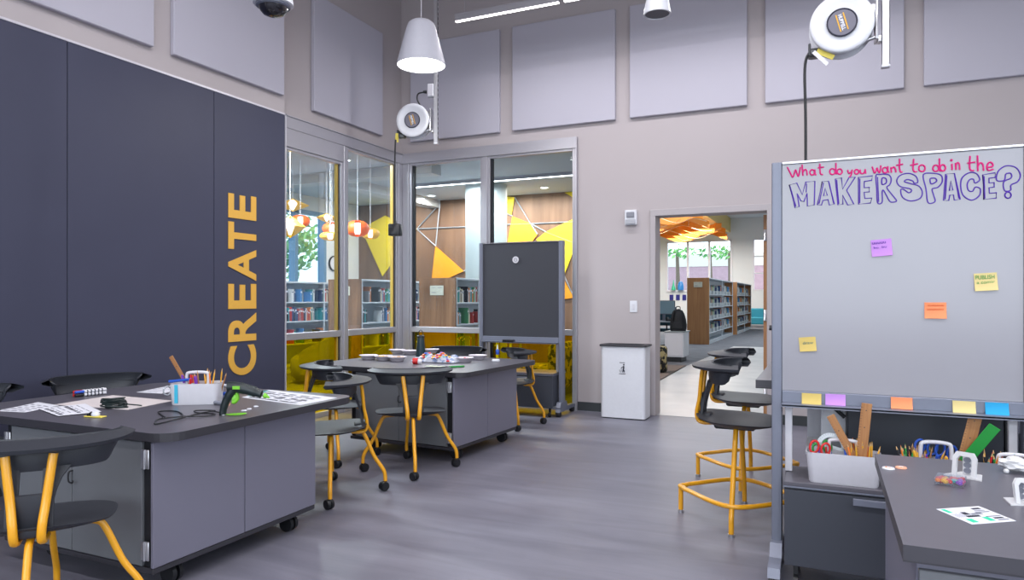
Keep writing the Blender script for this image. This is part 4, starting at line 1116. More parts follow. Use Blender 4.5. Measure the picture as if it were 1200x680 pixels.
# cable bundle
c0 = g1(134, 478)
mb = MB()
for k in range(11):
    a0 = random.uniform(0, 6); rx = random.uniform(.045, .075); ry = random.uniform(.028, .045); tl = random.uniform(-.35, .35); cx, cy = random.uniform(-.012, .012), random.uniform(-.01, .01); hz = .006+.004*k
    P = []
    for q in range(14):
        a = 2*PI*q/14+a0; x = rx*math.cos(a); y = ry*math.sin(a)
        P.append((cx+x, cy+y, max(.004, hz+tl*x*.5)))
    mb.tube(smooth_path(P, 3, True), .0036, 6, closed=True)
mb.tube(smooth_path([(.05, .01, .02), (.085, .02, .016), (.10, .045, .010), (.12, .055, .006)], 4), .0036, 6)
item([('coil', mb, mat('cable_black', (.012, .022, .022), .4))], 'cable_bundle', 'tangled bundle of black cable lying on the near table', 'cable', (c0.x, c0.y, TZ), R(15))
c0 = g1(112, 489)
mb = MB().box(-.055, .05, -.018, .018, 0, .006, bev=.002); m2 = MB().lathe([(.0, .006), (.018, .007), (.02, .016), (.014, .026), (0, .028)], 18); m3 = MB().cyl((-.04, 0, .004), (-.02, 0, .016), .012, n=12)
item([('plate', mb, MATS['tag_yellow']), ('knob', m2, WHITE), ('plug', m3, BLACK)], 'clamp_meter', 'small yellow gadget with a white knob beside the cable bundle', 'gadget', (c0.x, c0.y, TZ), R(10))
# caddy
cadL = make_caddy(.255, .15, .115, .055); pc_ = g1(230, 474)
cadL.location = (pc_.x-.03, pc_.y+.035, TZ); cadL.rotation_euler.z = R(33); tag(cadL, 'white tool caddy with a blue streak holding pencils, on the near left table', 'caddy', 'white tool caddies')
st_ = MB().box(-.098, -.080, -.0765, -.0735, .012, .112); st_.build('blue_streak', mat('blue_streak', (.03, .42, .62), .5), cadL)
fill(cadL, 'pencil', 'near table caddy', (.01, .11, -.04, .04), 9, [PENY, ORANGE, PENY, WOODR], .35, lean=.2)
fill(cadL, 'marker', 'near table caddy', (-.06, .02, -.04, .04), 7, [PURPLE, RED, MATS['purple_plastic'], ORANGE], .4, .13)
b0 = cadL.location
ruler(b0+Vector((-.01, -.01, .03)), b0+Vector((-.125, -.07, .26)), .03, 'wooden ruler leaning left out of the near table caddy')
mb = MB().cyl((0, 0, 0), (.13, 0, 0), .008, n=10)
o = mb.build('pen', BLUE); o.location = b0+Vector((-.125, -.08, .122)); o.rotation_euler = (0, R(-6), R(18)); tag(o, 'blue pen lying across the left rim of the near table caddy', 'pen')
# glue gun standing on its nose wire
gp = g1(262, 487)
gg = thing('glue_gun', 'black and green hot glue gun lying upright on the near table', 'glue gun', (gp.x, gp.y, TZ), R(24.5))
gg.scale = (.90, .95, 1)
bd = MB().tube(smooth_path([(.022, 0, .142), (.045, 0, .142), (.09, 0, .136), (.14, 0, .126), (.185, 0, .112), (.212, 0, .103)], 4), [.016]+[.025]*4+[.027]*6+[.025]*5+[.020]*4+[.013, .011], 14)
bd.tube(smooth_path([(.055, 0, .13), (.028, 0, .095), (.005, 0, .05), (-.004, 0, .012), (-.004, 0, .004)], 5), [.024]*6+[.021]*6+[.019]*6+[.019]*3, 12)
for k in range(9): bd.cyl((.10+k*.010, 0, .157-k*.0028), (.104+k*.010, 0, .159-k*.0028), .008, n=8)
bd.build('body', mat('gun_black', (.012, .02, .022), .38), gg)
MB().tube(smooth_path([(.072, 0, .112), (.078, 0, .085), (.062, 0, .066), (.048, 0, .068)], 4), .0095, 10).box(.045, .075, -.007, .007, .07, .105, bev=.004).build('trigger', GREEN, gg)
MB().tube([(.222, 0, .100), (.236, 0, .094)], [.013, .012], 12).tube([(.236, 0, .094), (.252, 0, .088)], [.009, .004], 10).build('nozzle', GREEN, gg)
MB().box(.06, .10, -.029, -.026, .132, .148, bev=.0008).build('side_badge', GREEN, gg)
MB().tube(smooth_path([(.018, -.005, .006), (.06, -.018, .005), (.105, -.01, .007), (.12, .01, .008), (.10, .02, .007), (.03, .01, .005)], 4), .005, 8, flat=.6).build('stand', GREEN, gg)
MB().lathe([(0, 0), (.014, .001), (.014, .014), (0, .016)], 14, M=Matrix.Translation((.0, 0, .0))).build('cord_boot', CHROME, gg)
mb = MB()
W = [(259, 485), (248, 484), (228, 487), (212, 492), (184, 498), (182, 497), (187, 492), (215, 490), (240, 489), (252, 487), (232, 485), (228, 483), (244, 482), (252, 483)]
mb.tube(smooth_path([tuple(g1(x, y))[:2]+(TZ+.004+.003*(k % 2),) for k, (x, y) in enumerate(W)], 5), .0035, 8)
cdo = mb.build('power_cord', BLACK); cdo.parent = gg; cdo.matrix_parent_inverse = (Matrix.Translation(gg.location) @ Matrix.Rotation(R(24.5), 4, 'Z') @ Matrix.Diagonal((.90, .95, 1, 1))).inverted()
mb = MB(); W = [(193, 490), (187, 486), (186, 483.5), (196, 482.5), (208, 483.5), (214, 487), (212, 489)]
mb.tube(smooth_path([tuple(g1(x, y))[:2]+(TZ+.004,) for x, y in W], 5), .0035, 8)
tag(mb.build('loose_cord', BLACK), 'small loop of black cord left of the glue gun cord', 'cord')
# glue sticks, markers, caps near the gun
def rod(px0, py0, px1, py1, r, mt, name, label, cap=None, z=None):
    a = g1(px0, py0); b = g1(px1, py1); z = TZ+r
    mb = MB(); mid = a.lerp(b, .6)
    mb.cyl((a.x, a.y, z), (mid.x, mid.y, z), r, n=12, mt=mt); mb.cyl((mid.x, mid.y, z), (b.x, b.y, z), r*.93, n=12, mt=cap or mt)
    return tag(mb.build(name, None), label, name.replace('_', ' '))
rod(273, 461, 262, 463.5, .010, RED, 'marker', 'red marker with a blue cap lying behind the glue gun', BLUE)
rod(262, 453, 278, 457, .009, PAPER, 'marker', 'white marker with a grey cap lying behind the caddy', POST)
rod(252, 474, 268, 476, .011, INK2, 'marker', 'grey and pink marker lying between caddy and glue gun', MATS['peach_badge'])
for k, (px, py, rr) in enumerate([(292, 480, .012), (300, 477, .012), (286, 482, .014)]):
    p = g1(px, py); o = MB().lathe([(0, 0), (rr, 0), (rr*1.1, .003), (rr*.8, .006), (0, .006)], 16).build('white_disc', PAPER); o.location = (p.x, p.y, TZ)
    tag(o, ['small white disc right of the glue gun, middle of three', 'small white disc right of the glue gun, farthest right', 'small white disc right of the glue gun, nearest the gun'][k], 'disc', 'white discs beside the glue gun')
p = g1(160, 463); t = thing('tape_roll', 'clear tape ring standing by the left end of the near table caddy', 'tape', (g1(196, 464).x, g1(196, 464).y, TZ))
MB().tube([(.0, .026*math.cos(a), .030+.026*math.sin(a)) for a in [2*PI*k/20 for k in range(20)]], .0045, 8, closed=True).build('ring', mat('tape_clear', (.42, .46, .5), .2), t)

# ================================================================== ON THE FAR TABLE
def g2(px, py): return atZ(px, py, TZ)
BOWL = mat('bowl_white', (.66, .62, .68), .4)
def make_bowl():
    t = thing('bowl', 'x', 'bowl')
    MB().lathe([(0, .0), (.050, 0), (.057, .006), (.074, .036), (.088, .039), (.088, .044), (.072, .043), (.050, .010), (0, .008)], 36, wob=lambda a, z: 1+.012*math.sin(18*a)).build('bowl_shell', BOWL, t)
    return t
BP = [(432, 421.5, 'white bowl at the left end of the far table', None), (449.5, 422.5, 'white bowl, second from the left in the front row on the far table', PENY), (465.5, 423.5, 'white bowl of pale bits, third from the left in the front row', MATS['bare_wood']),
      (465.5, 414.5, 'white bowl in the back row left of the dark tumbler', None), (480.5, 415.5, 'white bowl just left of the dark tumbler', None), (544, 424.5, 'white bowl with red bits, right of the plastic bag', RED), (560, 421.5, 'white bowl farthest right on the far table', None), (505, 414, 'white bowl behind the dark tumbler', None)]
bw = make_bowl()
for k, (px, py, l, fillm) in enumerate(BP):
    o = bw if k == 0 else copy_tree(bw)
    p = g2(px, py); o.location = (p.x, p.y, TZ); tag(o, l, 'bowl', 'white bowls on the far table')
cp = {}
for k, (px, py, l, fm) in enumerate(BP):
    if not fm: continue
    p = g2(px, py)
    for j in range(14):
        a = random.uniform(0, 6.28); r_2 = .05*math.sqrt(random.random())
        if fm.name not in cp: o = MB().box(-.012, .012, -.008, .008, -.004, .004, bev=.002).build('craft_bit', fm); cp[fm.name] = o
        else: o = cp[fm.name].copy(); COL.objects.link(o)
        o.location = (p.x+r_2*math.cos(a), p.y+r_2*math.sin(a), TZ+.026+.014*random.random()); o.rotation_euler = (random.uniform(-.4, .4), random.uniform(-.4, .4), a)
        nm = {'yellow_pencil': 'yellow', 'bare_wood': 'tan', 'red_plastic': 'red'}[fm.name]
        tag(o, 'small %s craft piece in a white bowl on the far table' % nm, 'craft piece', '%s craft pieces in a bowl' % nm)
# tumbler with loop
p = g2(493, 418)
t = thing('tumbler', 'dark teal tumbler with a wire loop handle on the far table', 'tumbler', (p.x, p.y, TZ))
MB().lathe([(0, 0), (.047, 0), (.050, .01), (.034, .175), (.034, .19), (.030, .192), (0, .19)], 32).build('body', mat('tumbler_teal', (.015, .035, .045), .35), t)
MB().lathe([(0, .19), (.037, .19), (.038, .205), (.030, .212), (0, .213)], 28).build('lid', BLACK, t)
MB().tube(smooth_path([(-.028, 0, .20), (-.027, 0, .235), (0, 0, .265), (.027, 0, .235), (.028, 0, .20)], 5), .004, 8).build('loop_handle', BLACK, t)
# plastic bag with beads
p = g2(513, 424)
bagp = spots_mat('printed_bag', (.50, .52, .60), (.20, .26, .42), 26, .56)
t = thing('plastic_bag', 'crumpled clear bag of colourful craft parts on the far table', 'bag', (p.x, p.y, TZ), R(-2))
rows = []
for j in range(13):
    v = j/12*2-1; row = []
    for i in range(21):
        u = i/20*2-1; e = max(0, (1-u**4)*(1-v**4)); row.append((u*.22+.012*math.sin(7*v), v*.11+.01*math.sin(9*u), .004+.05*e**.6*(1+.35*math.sin(9*u+3*v)+.25*math.sin(13*v-5*u))))
    rows.append(row)
MB().grid(rows, thick=.003).build('bag_skin', bagp, t)
for k in range(60):
    mt = [RED, ORANGE, BLUE, PENY, RED, PURPLE, TEAL, WHITE][k % 8]
    u = random.uniform(-.85, .8); v = random.uniform(-.9, .1); e = max(0, (1-u**4)*(1-v**4)); z = .004+.05*e**.6*(1+.35*math.sin(9*u+3*v)+.25*math.sin(13*v-5*u))
    mb = MB().lathe([(0, -.006), (.013, -.004), (.017, .003), (.012, .009), (0, .010)], 10, M=Matrix.Translation((u*.22, v*.11, z)))
    if k < 56: mb.build('craft_bead', mt, t)
p = g2(484, 427); t = thing('red_cap', 'round red bottle cap lying on its side on the far table', 'cap', (p.x, p.y, TZ), R(20))
MB().cyl((0, 0, .028), (.045, 0, .028), .028, n=24).build('cap', RED, t)
MB().cyl((.046, 0, .024), (.08, 0, .022), .022, .018, n=20).build('clear_neck', OFFW, t)
p0, p1 = g2(526, 431.5), g2(544, 430.5)
mb = MB().tube([(p0.x, p0.y, TZ+.008), (p1.x, p1.y, TZ+.008)], .008, 10); tag(mb.build('green_pen', GREEND), 'green pen lying at the near edge of the far table', 'pen')
p = g2(512, 430.5)
o = MB().grid([[(-.10+.02*i, -.03+.02*j, .002+.006*abs(math.sin(i*1.3+j))) for i in range(11)] for j in range(4)], thick=.002).build('paper_scrap', mat('pale_green_paper', (.60, .66, .50), .8)); o.location = (p.x, p.y, TZ); tag(o, 'crumpled pale scrap paper in front of the bag on the far table', 'paper')
p = g2(581, 424); o = MB().box(-.035, .035, -.022, .022, 0, .022, bev=.006).build('eraser', WHITE); o.location = (p.x, p.y, TZ); o.rotation_euler.z = R(20); tag(o, 'white block eraser alone near the right end of the far table', 'eraser')
p = g2(583, 415.5); t = thing('glue_bottle', 'small blue and white glue bottle at the back of the far table', 'bottle', (p.x, p.y, TZ))
MB().lathe([(0, 0), (.016, 0), (.018, .004), (.018, .045), (.010, .055), (0, .056)], 20).build('bottle', BLUE, t)
MB().lathe([(0, .055), (.008, .055), (.007, .075), (.003, .10), (0, .10)], 14).build('nozzle_cap', WHITE, t)
# ================================================================== LIBRARY BEYOND THE GLASS AND THE DOORWAY
YW_ = 13.0; XWL = -9.75; LC = 3.42; YE = 36.
CARP = carpet_mat('grey_carpet', (.10, .105, .125), (.19, .195, .22))
PALE = carpet_mat('pale_sealed_floor', (.34, .335, .35), (.42, .41, .42), (2, 2, 1), 1.2); PALE.node_tree.nodes['Principled BSDF'].inputs['Roughness'].default_value = .35
LWALL = mat('library_white_paint', (.72, .76, .78), .8)
LCEIL = mat('library_ceiling', (.50, .55, .60), .85)
m = MB().box(XWL-.3, 2.2, YB+.02, YE+.3, -.1, 0).box(XWL-.3, XN-.3, 2.0, YB+.02, -.1, 0); struct('floor', m, CARP)
a1, a2, a3 = atZ(775, 446, 0), atZ(805, 429, 0), atZ(862, 405, 0)
a0 = a1+(a1-a2)*.9
poly = [(a0.x, YB+.03), (-.2, YB+.03), (.9, YB+.03), (.9, 19.6), (a3.x, 19.6), (a2.x, a2.y), (a1.x, a1.y), (a0.x, max(a0.y, YB+.04))]
m = MB().prism(poly, 0, .003); struct('floor', m, PALE)
m = MB().prism([(a1.x-.02, a1.y), (a2.x-.02, a2.y), (a2.x-1.6, a2.y), (a1.x-1.6, a1.y)], 0, .012)
tag(m.build('floor_mat', carpet_mat('brown_mat_pile', (.10, .075, .065), (.15, .11, .095))), 'brown entrance mat on the floor beyond the doorway', 'mat')
m = MB().box(XWL-.2, -2.3, YB+.2, YW_, LC, LC+.15).box(XWL-.2, XN-.25, 2., YB+.2, LC, LC+.15); struct('ceiling', m, LCEIL)
m = MB().box(-9.8, 2.2, YB+.2, YE+.3, 5.3, 5.4); struct('ceiling', m, mat('high_ceiling', (.62, .68, .74), .9))
# a soffit step seen through the corner glass
m = MB().box(XWL, -5.6, 9.3, 9.6, LC-.16, LC).box(-7.9, -7.6, 9.6, YW_, LC-.16, LC); struct('ceiling_beam', m, mat('beam_paint', (.60, .62, .64), .85))
m = MB().box(XWL, -4.0, YW_, YW_+.2, 0, 5.3); wdm = wood_mat('walnut_wall', (.125, .068, .042), (.235, .135, .082), .5, 1.1); struct('wall_library', m, wdm)
m = MB().box(-2.3, -2.1, YB+.2, 12.5, 3.3, 5.3); struct('wall_soffit', m, LWALL)
# left library wall with a window opening
wy0, wy1 = 9.2, 11.85
m = MB().box(XWL-.2, XWL, 2., wy0, 0, LC).box(XWL-.2, XWL, wy1, YW_, 0, LC).box(XWL-.2, XWL, wy0, wy1, 3.12, LC).box(XWL-.2, XWL, wy0, wy1, 0, .55).box(XWL, XN-.25, 1.8, 2.0, 0, LC); struct('wall_library', m, LWALL)
BLUEF = mat('blue_grey_frame', (.13, .26, .40), .4)
w5 = bpy.data.objects.new('window_5', None); COL.objects.link(w5); w5['kind'] = 'structure'
f = MB()
for y in (wy0, 10.05, 10.9, wy1-.08): f.box(XWL-.15, XWL+.02, y, y+.08, .55, 3.12)
for z in (.55, 1.35, 3.04): f.box(XWL-.15, XWL+.02, wy0, wy1, z, z+.08)
f.build('window_frame', BLUEF, w5); MB().box(XWL-.1, XWL-.09, wy0, wy1, .6, 3.1).build('clear_pane', GLASS, w5)
# far wall with window band
fa, fb = atY(781.5, 284, YE), atY(857, 341, YE); ga, gb = atY(882, 281, YE), atY(897, 340, YE)
m = MB().box(-14, fa.x, YE, YE+.2, 0, 5.3).box(fb.x, ga.x, YE, YE+.2, 0, 5.3).box(gb.x, 2.2, YE, YE+.2, 0, 5.3).box(fa.x, fb.x, YE, YE+.2, fa.z, 5.3).box(fa.x, fb.x, YE, YE+.2, 0, fb.z).box(ga.x, gb.x, YE, YE+.2, ga.z, 5.3).box(ga.x, gb.x, YE, YE+.2, 0, gb.z)
struct('wall_far', m, LWALL)
w6 = bpy.data.objects.new('window_6', None); COL.objects.link(w6); w6['kind'] = 'structure'
f = MB()
for k in range(4):
    x = fa.x+(fb.x-fa.x)*k/3; f.box(x-.05, x+.05, YE-.03, YE+.1, fb.z, fa.z)
f.box(fa.x, fb.x, YE-.03, YE+.1, fa.z-.05, fa.z+.05).box(fa.x, fb.x, YE-.05, YE+.1, fb.z-.05, fb.z+.05)
f.build('window_frame', WHITE, w6); MB().box(fa.x, fb.x, YE+.05, YE+.06, fb.z, fa.z).build('clear_pane', GLASS, w6)
w7 = bpy.data.objects.new('window_7', None); COL.objects.link(w7); w7['kind'] = 'structure'
f = MB()
for x in (ga.x, gb.x-.08): f.box(x, x+.08, YE-.03, YE+.1, gb.z, ga.z)
for k in range(4):
    z = gb.z+(ga.z-gb.z)*k/3; f.box(ga.x, gb.x, YE-.02, YE+.1, z-.03, z+.03)
f.build('window_frame', WHITE, w7)
m = MB().box(2.0, 2.2, YB+.2, YE+.2, 0, 5.3).box(-9.95, -9.75, YW_+.2, YE, 0, 5.3); struct('wall_side', m, LWALL)
# yellow soffit + orange waves
m = MB().box(-9.7, -4.45, 27.5, YE, 4.62, 4.72).box(-4.45, -4.35, 27.5, YE, 4.6, 5.3); struct('ceiling_yellow', m, mat('yellow_soffit_paint', (.72, .56, .22), .7))
OB_ = mat('orange_baffle', (.80, .26, .02), .5); CRM = mat('cream_baffle', (.80, .62, .38), .5)
for j in range(9):
    y = 24.6+j*1.15; xr = -4.2-.0*j; t = thing('ceiling_baffle', 'orange wavy ceiling baffle, %s from the doorway' % ['nearest', 'second', 'third', 'fourth', 'fifth', 'sixth', 'seventh', 'eighth', 'farthest'][j], 'baffle', (xr, y, 4.32), group='orange wavy ceiling baffles')
    rows = []; rows2 = []
    for i in range(41):
        x = -3.6*i/40; zz = .17*math.sin(x*2.6+j*1.3)
        yy = .35*math.sin(x*1.9+j*2.1)
        rows.append([(x, yy-.02, zz-.13), (x, yy+.02, zz+.13)]); rows2.append([(x, -yy*1.6-.07, zz-.145), (x, -yy*1.6+.07, zz-.125)])
    MB().grid(rows, thick=.02).build('blade', OB_, t); MB().grid(rows2, thick=.012).build('lower_ribbon', OB_ if j % 2 else CRM, t)
    MB().cyl((-1, 0, 0), (-1, 0, .95), .01, n=6).cyl((-2.8, 0, 0), (-2.8, 0, .95), .01, n=6).build('hanger', WHITE, t)

# column
m = MB().lathe([(.39, 0), (.39, LC)], 40, M=Matrix.Translation((-5.80, 11.62, 0))); m.build('round_column', mat('column_paint', (.46, .53, .53), .6))['kind'] = 'structure'

# mural facets and lines on the walnut wall
mu = thing('wall_mural', 'yellow and orange angular facets with pale lines on the far walnut wall', 'wall decoration', (0, YW_, 0))
def wpt(px, py): p = atY(px, py, YW_); return (p.x, p.z)
Mx = frame((0, 0, 0), (1, 0, 0), (0, 0, 1), (0, -1, 0))
for pts, mt, nm in [([(424, 268), (452, 253), (489, 268.5), (449, 324)], YW, 'yellow'), ([(511, 288.6), (544, 318), (520, 329), (506.5, 329)], OW, 'orange'), ([(585, 230), (603.6, 231.5), (600, 252), (585, 246)], YW, 'yellow'),
                    ([(601, 253.6), (622, 262), (630.5, 274.6), (624, 284), (595.5, 284)], OW, 'orange'), ([(629, 281), (640, 272), (680, 253.5), (676, 286), (661.5, 323), (645, 300)], YW, 'yellow'), ([(662, 226), (680, 224), (680, 236)], YW, 'yellow'), ([(661, 328), (673, 349), (655, 352)], OW, 'orange')]:
    P = [wpt(*p) for p in pts]
    area_ = sum(P[i][0]*P[(i+1) % len(P)][1]-P[(i+1) % len(P)][0]*P[i][1] for i in range(len(P)))
    if area_ < 0: P = P[::-1]
    MB().prism(P, .012, .03, M=Mx).build('facet', mt, mu)['label'] = nm+' facet'
ln = MB()
for a, b in [((489, 268.5), (516, 239)), ((489, 268.5), (560, 265.5)), ((489, 268.5), (511, 288.6)), ((516, 239), (511, 288.6)), ((544, 318), (570, 305)), ((603.6, 231.5), (622, 262)), ((622, 262), (640, 272)), ((594, 263.5), (680, 260)), ((630, 274.6), (622, 262)), ((640, 272), (676, 286)), ((585, 246), (601, 253.6)), ((661.5, 323), (673, 349))]:
    A_, B_ = wpt(*a), wpt(*b); ln.tube([(A_[0], -.02, A_[1]), (B_[0], -.02, B_[1])], .014, 4)
ln.build('pale_line', mat('mural_line', (.42, .46, .52), .4, .4), mu)

# library lights
def dl(x, y, lab):
    t = thing('downlight', lab, 'light', (x, y, LC)); MB().lathe([(0, -.004), (.07, -.004), (.09, -.012), (.10, 0)], 24).build('trim', WHITE, t); MB().lathe([(0, -.006), (.066, -.006)], 20).build('lens', LINEW, t); tag(t, group='library downlights')
for x, y, l in [(-8.0, 10.3, 'recessed downlight in the library ceiling, above the leftmost bookcase'), (-6.7, 8.6, 'recessed downlight near the side glass, first inside the library'), (-8.9, 9.0, 'recessed downlight farthest left seen through the side glass'), (-6.2, 12.3, 'recessed downlight by the walnut wall, left of the column'), (-4.9, 12.3, 'recessed downlight by the walnut wall, right of the column'), (-7.4, 12.3, 'recessed downlight by the walnut wall, far left')]: dl(x, y, l)
t = thing('linear_light', 'long slim light on the library ceiling seen through the back glass', 'light', (-5.3, 10.95, LC-.06), group=None)
MB().box(-1.7, 1.7, -.03, .03, 0, .06).build('housing', ALU, t); MB().box(-1.69, 1.69, -.025, .025, -.005, 0).build('diffuser', LINEW, t)
area('library_lamp', (-5.3, 10.95, LC-.08), 3.3, .05, 85)
area('library_lamp', (-7.2, 12.3, LC-.05), 3., .06, 95, (1, .9, .8)); area('library_lamp', (-5., 12.3, LC-.05), 2.2, .06, 75, (1, .9, .8))  # area lights added to wash the walnut wall
t = thing('ceiling_panel_light', 'square ceiling panel light inside the library, above the side glass', 'light', (-6.4, 6.5, LC)); MB().box(-.65, .65, -.45, .45, -.03, 0).build('frame', WHITE, t); MB().box(-.62, .62, -.42, .42, -.034, -.0301).build('diffuser', LINEW, t)  # made-up fixture out of view for the added library light
area('library_lamp', (-6.4, 6.5, LC-.05), 1.2, .8, 260, (.92, .97, 1))  # area light added above the glass to brighten the library
area('entrance_lamp', (-1.4, 11, 5.2), 2.5, 5, 60, (.92, .97, 1)); area('entrance_lamp', (-3., 22, 5.2), 5, 8, 430, (.9, .96, 1)); area('entrance_lamp', (-5.5, 31, 4.2), 4, 6, 520, (1, .95, .88))  # bare area lights added to brighten the space beyond the doorway

# lanterns
LO = mat('orange_lantern', (.85, .13, .015), .5, emit=(1, .12, .01), estr=.35); LY = mat('amber_lantern', (.80, .45, .03), .5, emit=(1, .5, .05), estr=.25)
def lantern(px, py, w, h, mt, label, shape, tt=10.6):
    r = ray(px, py); p = Vector((r[0]*tt, r[1]*tt, HC+r[2]*tt)); W = w*tt/812/2; Hh = h*tt/812/2
    t = thing('hanging_lantern', label, 'lantern', p, group='orange and amber hanging lanterns'); ang = math.atan2(-p.y, -p.x)
    if shape == 'disc': prof = [(W*math.sin(PI*k/14)**.8, -Hh*math.cos(PI*k/14)) for k in range(15)]
    elif shape == 'cone': prof = [(W*(1-abs(k-7)/7.)**.9+.004, -Hh+2*Hh*k/14) for k in range(15)]
    else: prof = [(.01, -Hh), (W*.95, -Hh*.55), (W, -Hh*.4), (W*.6, 0), (W*.3, Hh*.5), (.02, Hh)]
    MB().lathe(prof, 40, a0=ang+.30, a1=ang+2*PI-.30, wob=lambda a, z: 1+.03*math.cos(20*a)).build('shade', mt, t)
    MB().cyl((0, 0, -Hh*.7), (0, 0, Hh*.7), W*.28, n=16).build('bulb', mat('bulb_glow', (1, 1, 1), .5, emit=(1, .97, .92), estr=1.3), t)
    MB().cyl((0, 0, Hh), (0, 0, LC-p.z), .004, n=6).build('cord', WHITE, t)
for a in [(343, 240.5, 36, 15, LY, 'amber pointed lantern, highest at the left of the side glass', 'cone', 11.4), (352, 259, 22, 14, LO, 'orange round lantern between two amber ones at the left', 'disc'), (340, 266, 34, 26, LY, 'large amber lantern low at the left edge of the side glass', 'cone', 8.6),
          (383, 255.5, 24, 11, LY, 'amber pointed lantern just left of the mullion, upper', 'cone'), (389, 268, 22, 14, LO, 'orange round lantern just left of the mullion', 'disc', 10.2), (387, 277, 24, 10, LY, 'amber lantern just left of the mullion, lowest', 'disc', 9.8),
          (419, 268, 27, 19, LO, 'orange lantern just right of the mullion, widest of the orange ones', 'disc', 9.8), (434, 274, 21, 13, LY, 'amber round lantern right of the orange one, before the walnut wall', 'disc', 10.4)]: lantern(*a)

# ---------------- bookcases
BKC = [mat('book_'+n, c, .6) for n, c in [('white', (.62, .64, .66)), ('navy', (.03, .06, .16)), ('red', (.42, .04, .04)), ('teal', (.03, .26, .30)), ('black', (.02, .02, .03)), ('orange', (.60, .20, .05)), ('blue', (.06, .22, .50)), ('grey', (.30, .31, .34)), ('cream', (.60, .55, .42)), ('green', (.07, .24, .12))]]
SHW = mat('shelf_white', (.60, .66, .72), .45)
def bookcase(x0, x1, y0, y1, H, shelves, label, panel=WOOD, sign=True, base=.10):
    t = thing('bookcase', label, 'bookcase', ((x0+x1)/2, y0, 0), group=None); W = (x1-x0)/2; L = y1-y0
    MB().box(-W, W, 0, .035, 0, H, bev=.003).build('end_panel', panel, t)
    MB().box(-W, W, L-.035, L, 0, H, bev=.003).build('end_panel', panel, t)
    MB().box(-.012, .012, .036, L-.036, base, H-.02).build('back_panel', SHW, t)
    MB().box(-W+.02, W-.02, .036, L-.036, 0, base).build('plinth', mat('plinth_wood', (.16, .09, .05), .6) if False else SHW, t)
    MB().box(-W, W, .036, L-.036, H-.03, H, bev=.003).build('top_board', SHW, t)
    for z in shelves: MB().box(-W+.005, W-.005, .036, L-.036, z-.022, z, bev=.002).build('shelf', SHW, t)
    u = MB(); k = .05
    for y in (.05, L*.5, L-.05): u.box(W-.02, W, y-.014, y+.014, 0, H-.03); u.box(-W, -W+.02, y-.014, y+.014, 0, H-.03)
    u.build('upright', SHW, t)
    if sign:
        s = MB().box(-.12, .12, -.012, -.001, H-.27, H-.12, bev=.002).build('sign_plate', mat('sign_cream', (.62, .62, .52), .5), t)
        k = MB().box(.02, .10, -.0135, -.0125, H-.155, H-.147).box(-.09, -.01, -.0135, -.0125, H-.232, H-.222).box(-.09, -.02, -.0135, -.0125, H-.155, H-.150).build('sign_print', INK2, s)
    return t
bsrc = {}
def books(x, y0, y1, z, where, density=.85, depth=.17, side=1, hmax=.26):
    y = y0
    while y < y1:
        if random.random() > density: y += random.uniform(.06, .22); continue
        mt = random.choice(BKC); th = random.choice([.022, .03, .042]); kk = (mt.name, th)
        if kk not in bsrc:
            b = MB().box(-depth/2, depth/2, 0, th*.93, 0, .24, mt, bev=.002); b.box(-depth/2-.0005, depth/2-.006, .003, th*.93-.003, .0035, .2405, PAPER); b.box(depth/2, depth/2+.0006, .002, th*.93-.002, .17, .20, PAPER if mt.name not in ('book_white', 'book_cream') else INK2)
            o = b.build('book', None); bsrc[kk] = o
        else: o = bsrc[kk].copy(); COL.objects.link(o)
        s = random.uniform(.72, hmax/.24); o.location = (x, y, z+.001); o.scale = (1, 1, s)
        tag(o, '%s book on the %s' % (mt.name[5:], where), 'book', 'books on the %s' % where)
        y += th*1.05+.001
SHV = [.12, .50, .90, 1.24]
bookcase(-8.5-.65, -8.5, 8.7, 11.9, 1.60, SHV, 'low white bookcase at the left, seen through the side glass before the blue window', sign=False)
bookcase(-7.60, -6.94, 9.3, 12.0, 1.62, SHV, 'low bookcase with walnut end panel split by the mullion of the side glass')
bookcase(-5.82, -5.17, 9.3, 10.9, 1.62, SHV, 'low bookcase with walnut end panel and cream sign behind the back glass')
nm = ['bottom', 'lower', 'middle', 'top']
for (xf, a, b, w) in [(-8.5, 9.15, 10.6, 'bookcase before the blue window'), (-6.94, 9.4, 11.2, 'bookcase behind the mullion'), (-5.17, 9.4, 10.35, 'bookcase with the cream sign')]:
    for k, z in enumerate(SHV):
        if k == 0: continue
        books(xf-.112, a, b, z, '%s shelf of the %s' % (nm[k], w), [.0, .72, .80, .84][k])
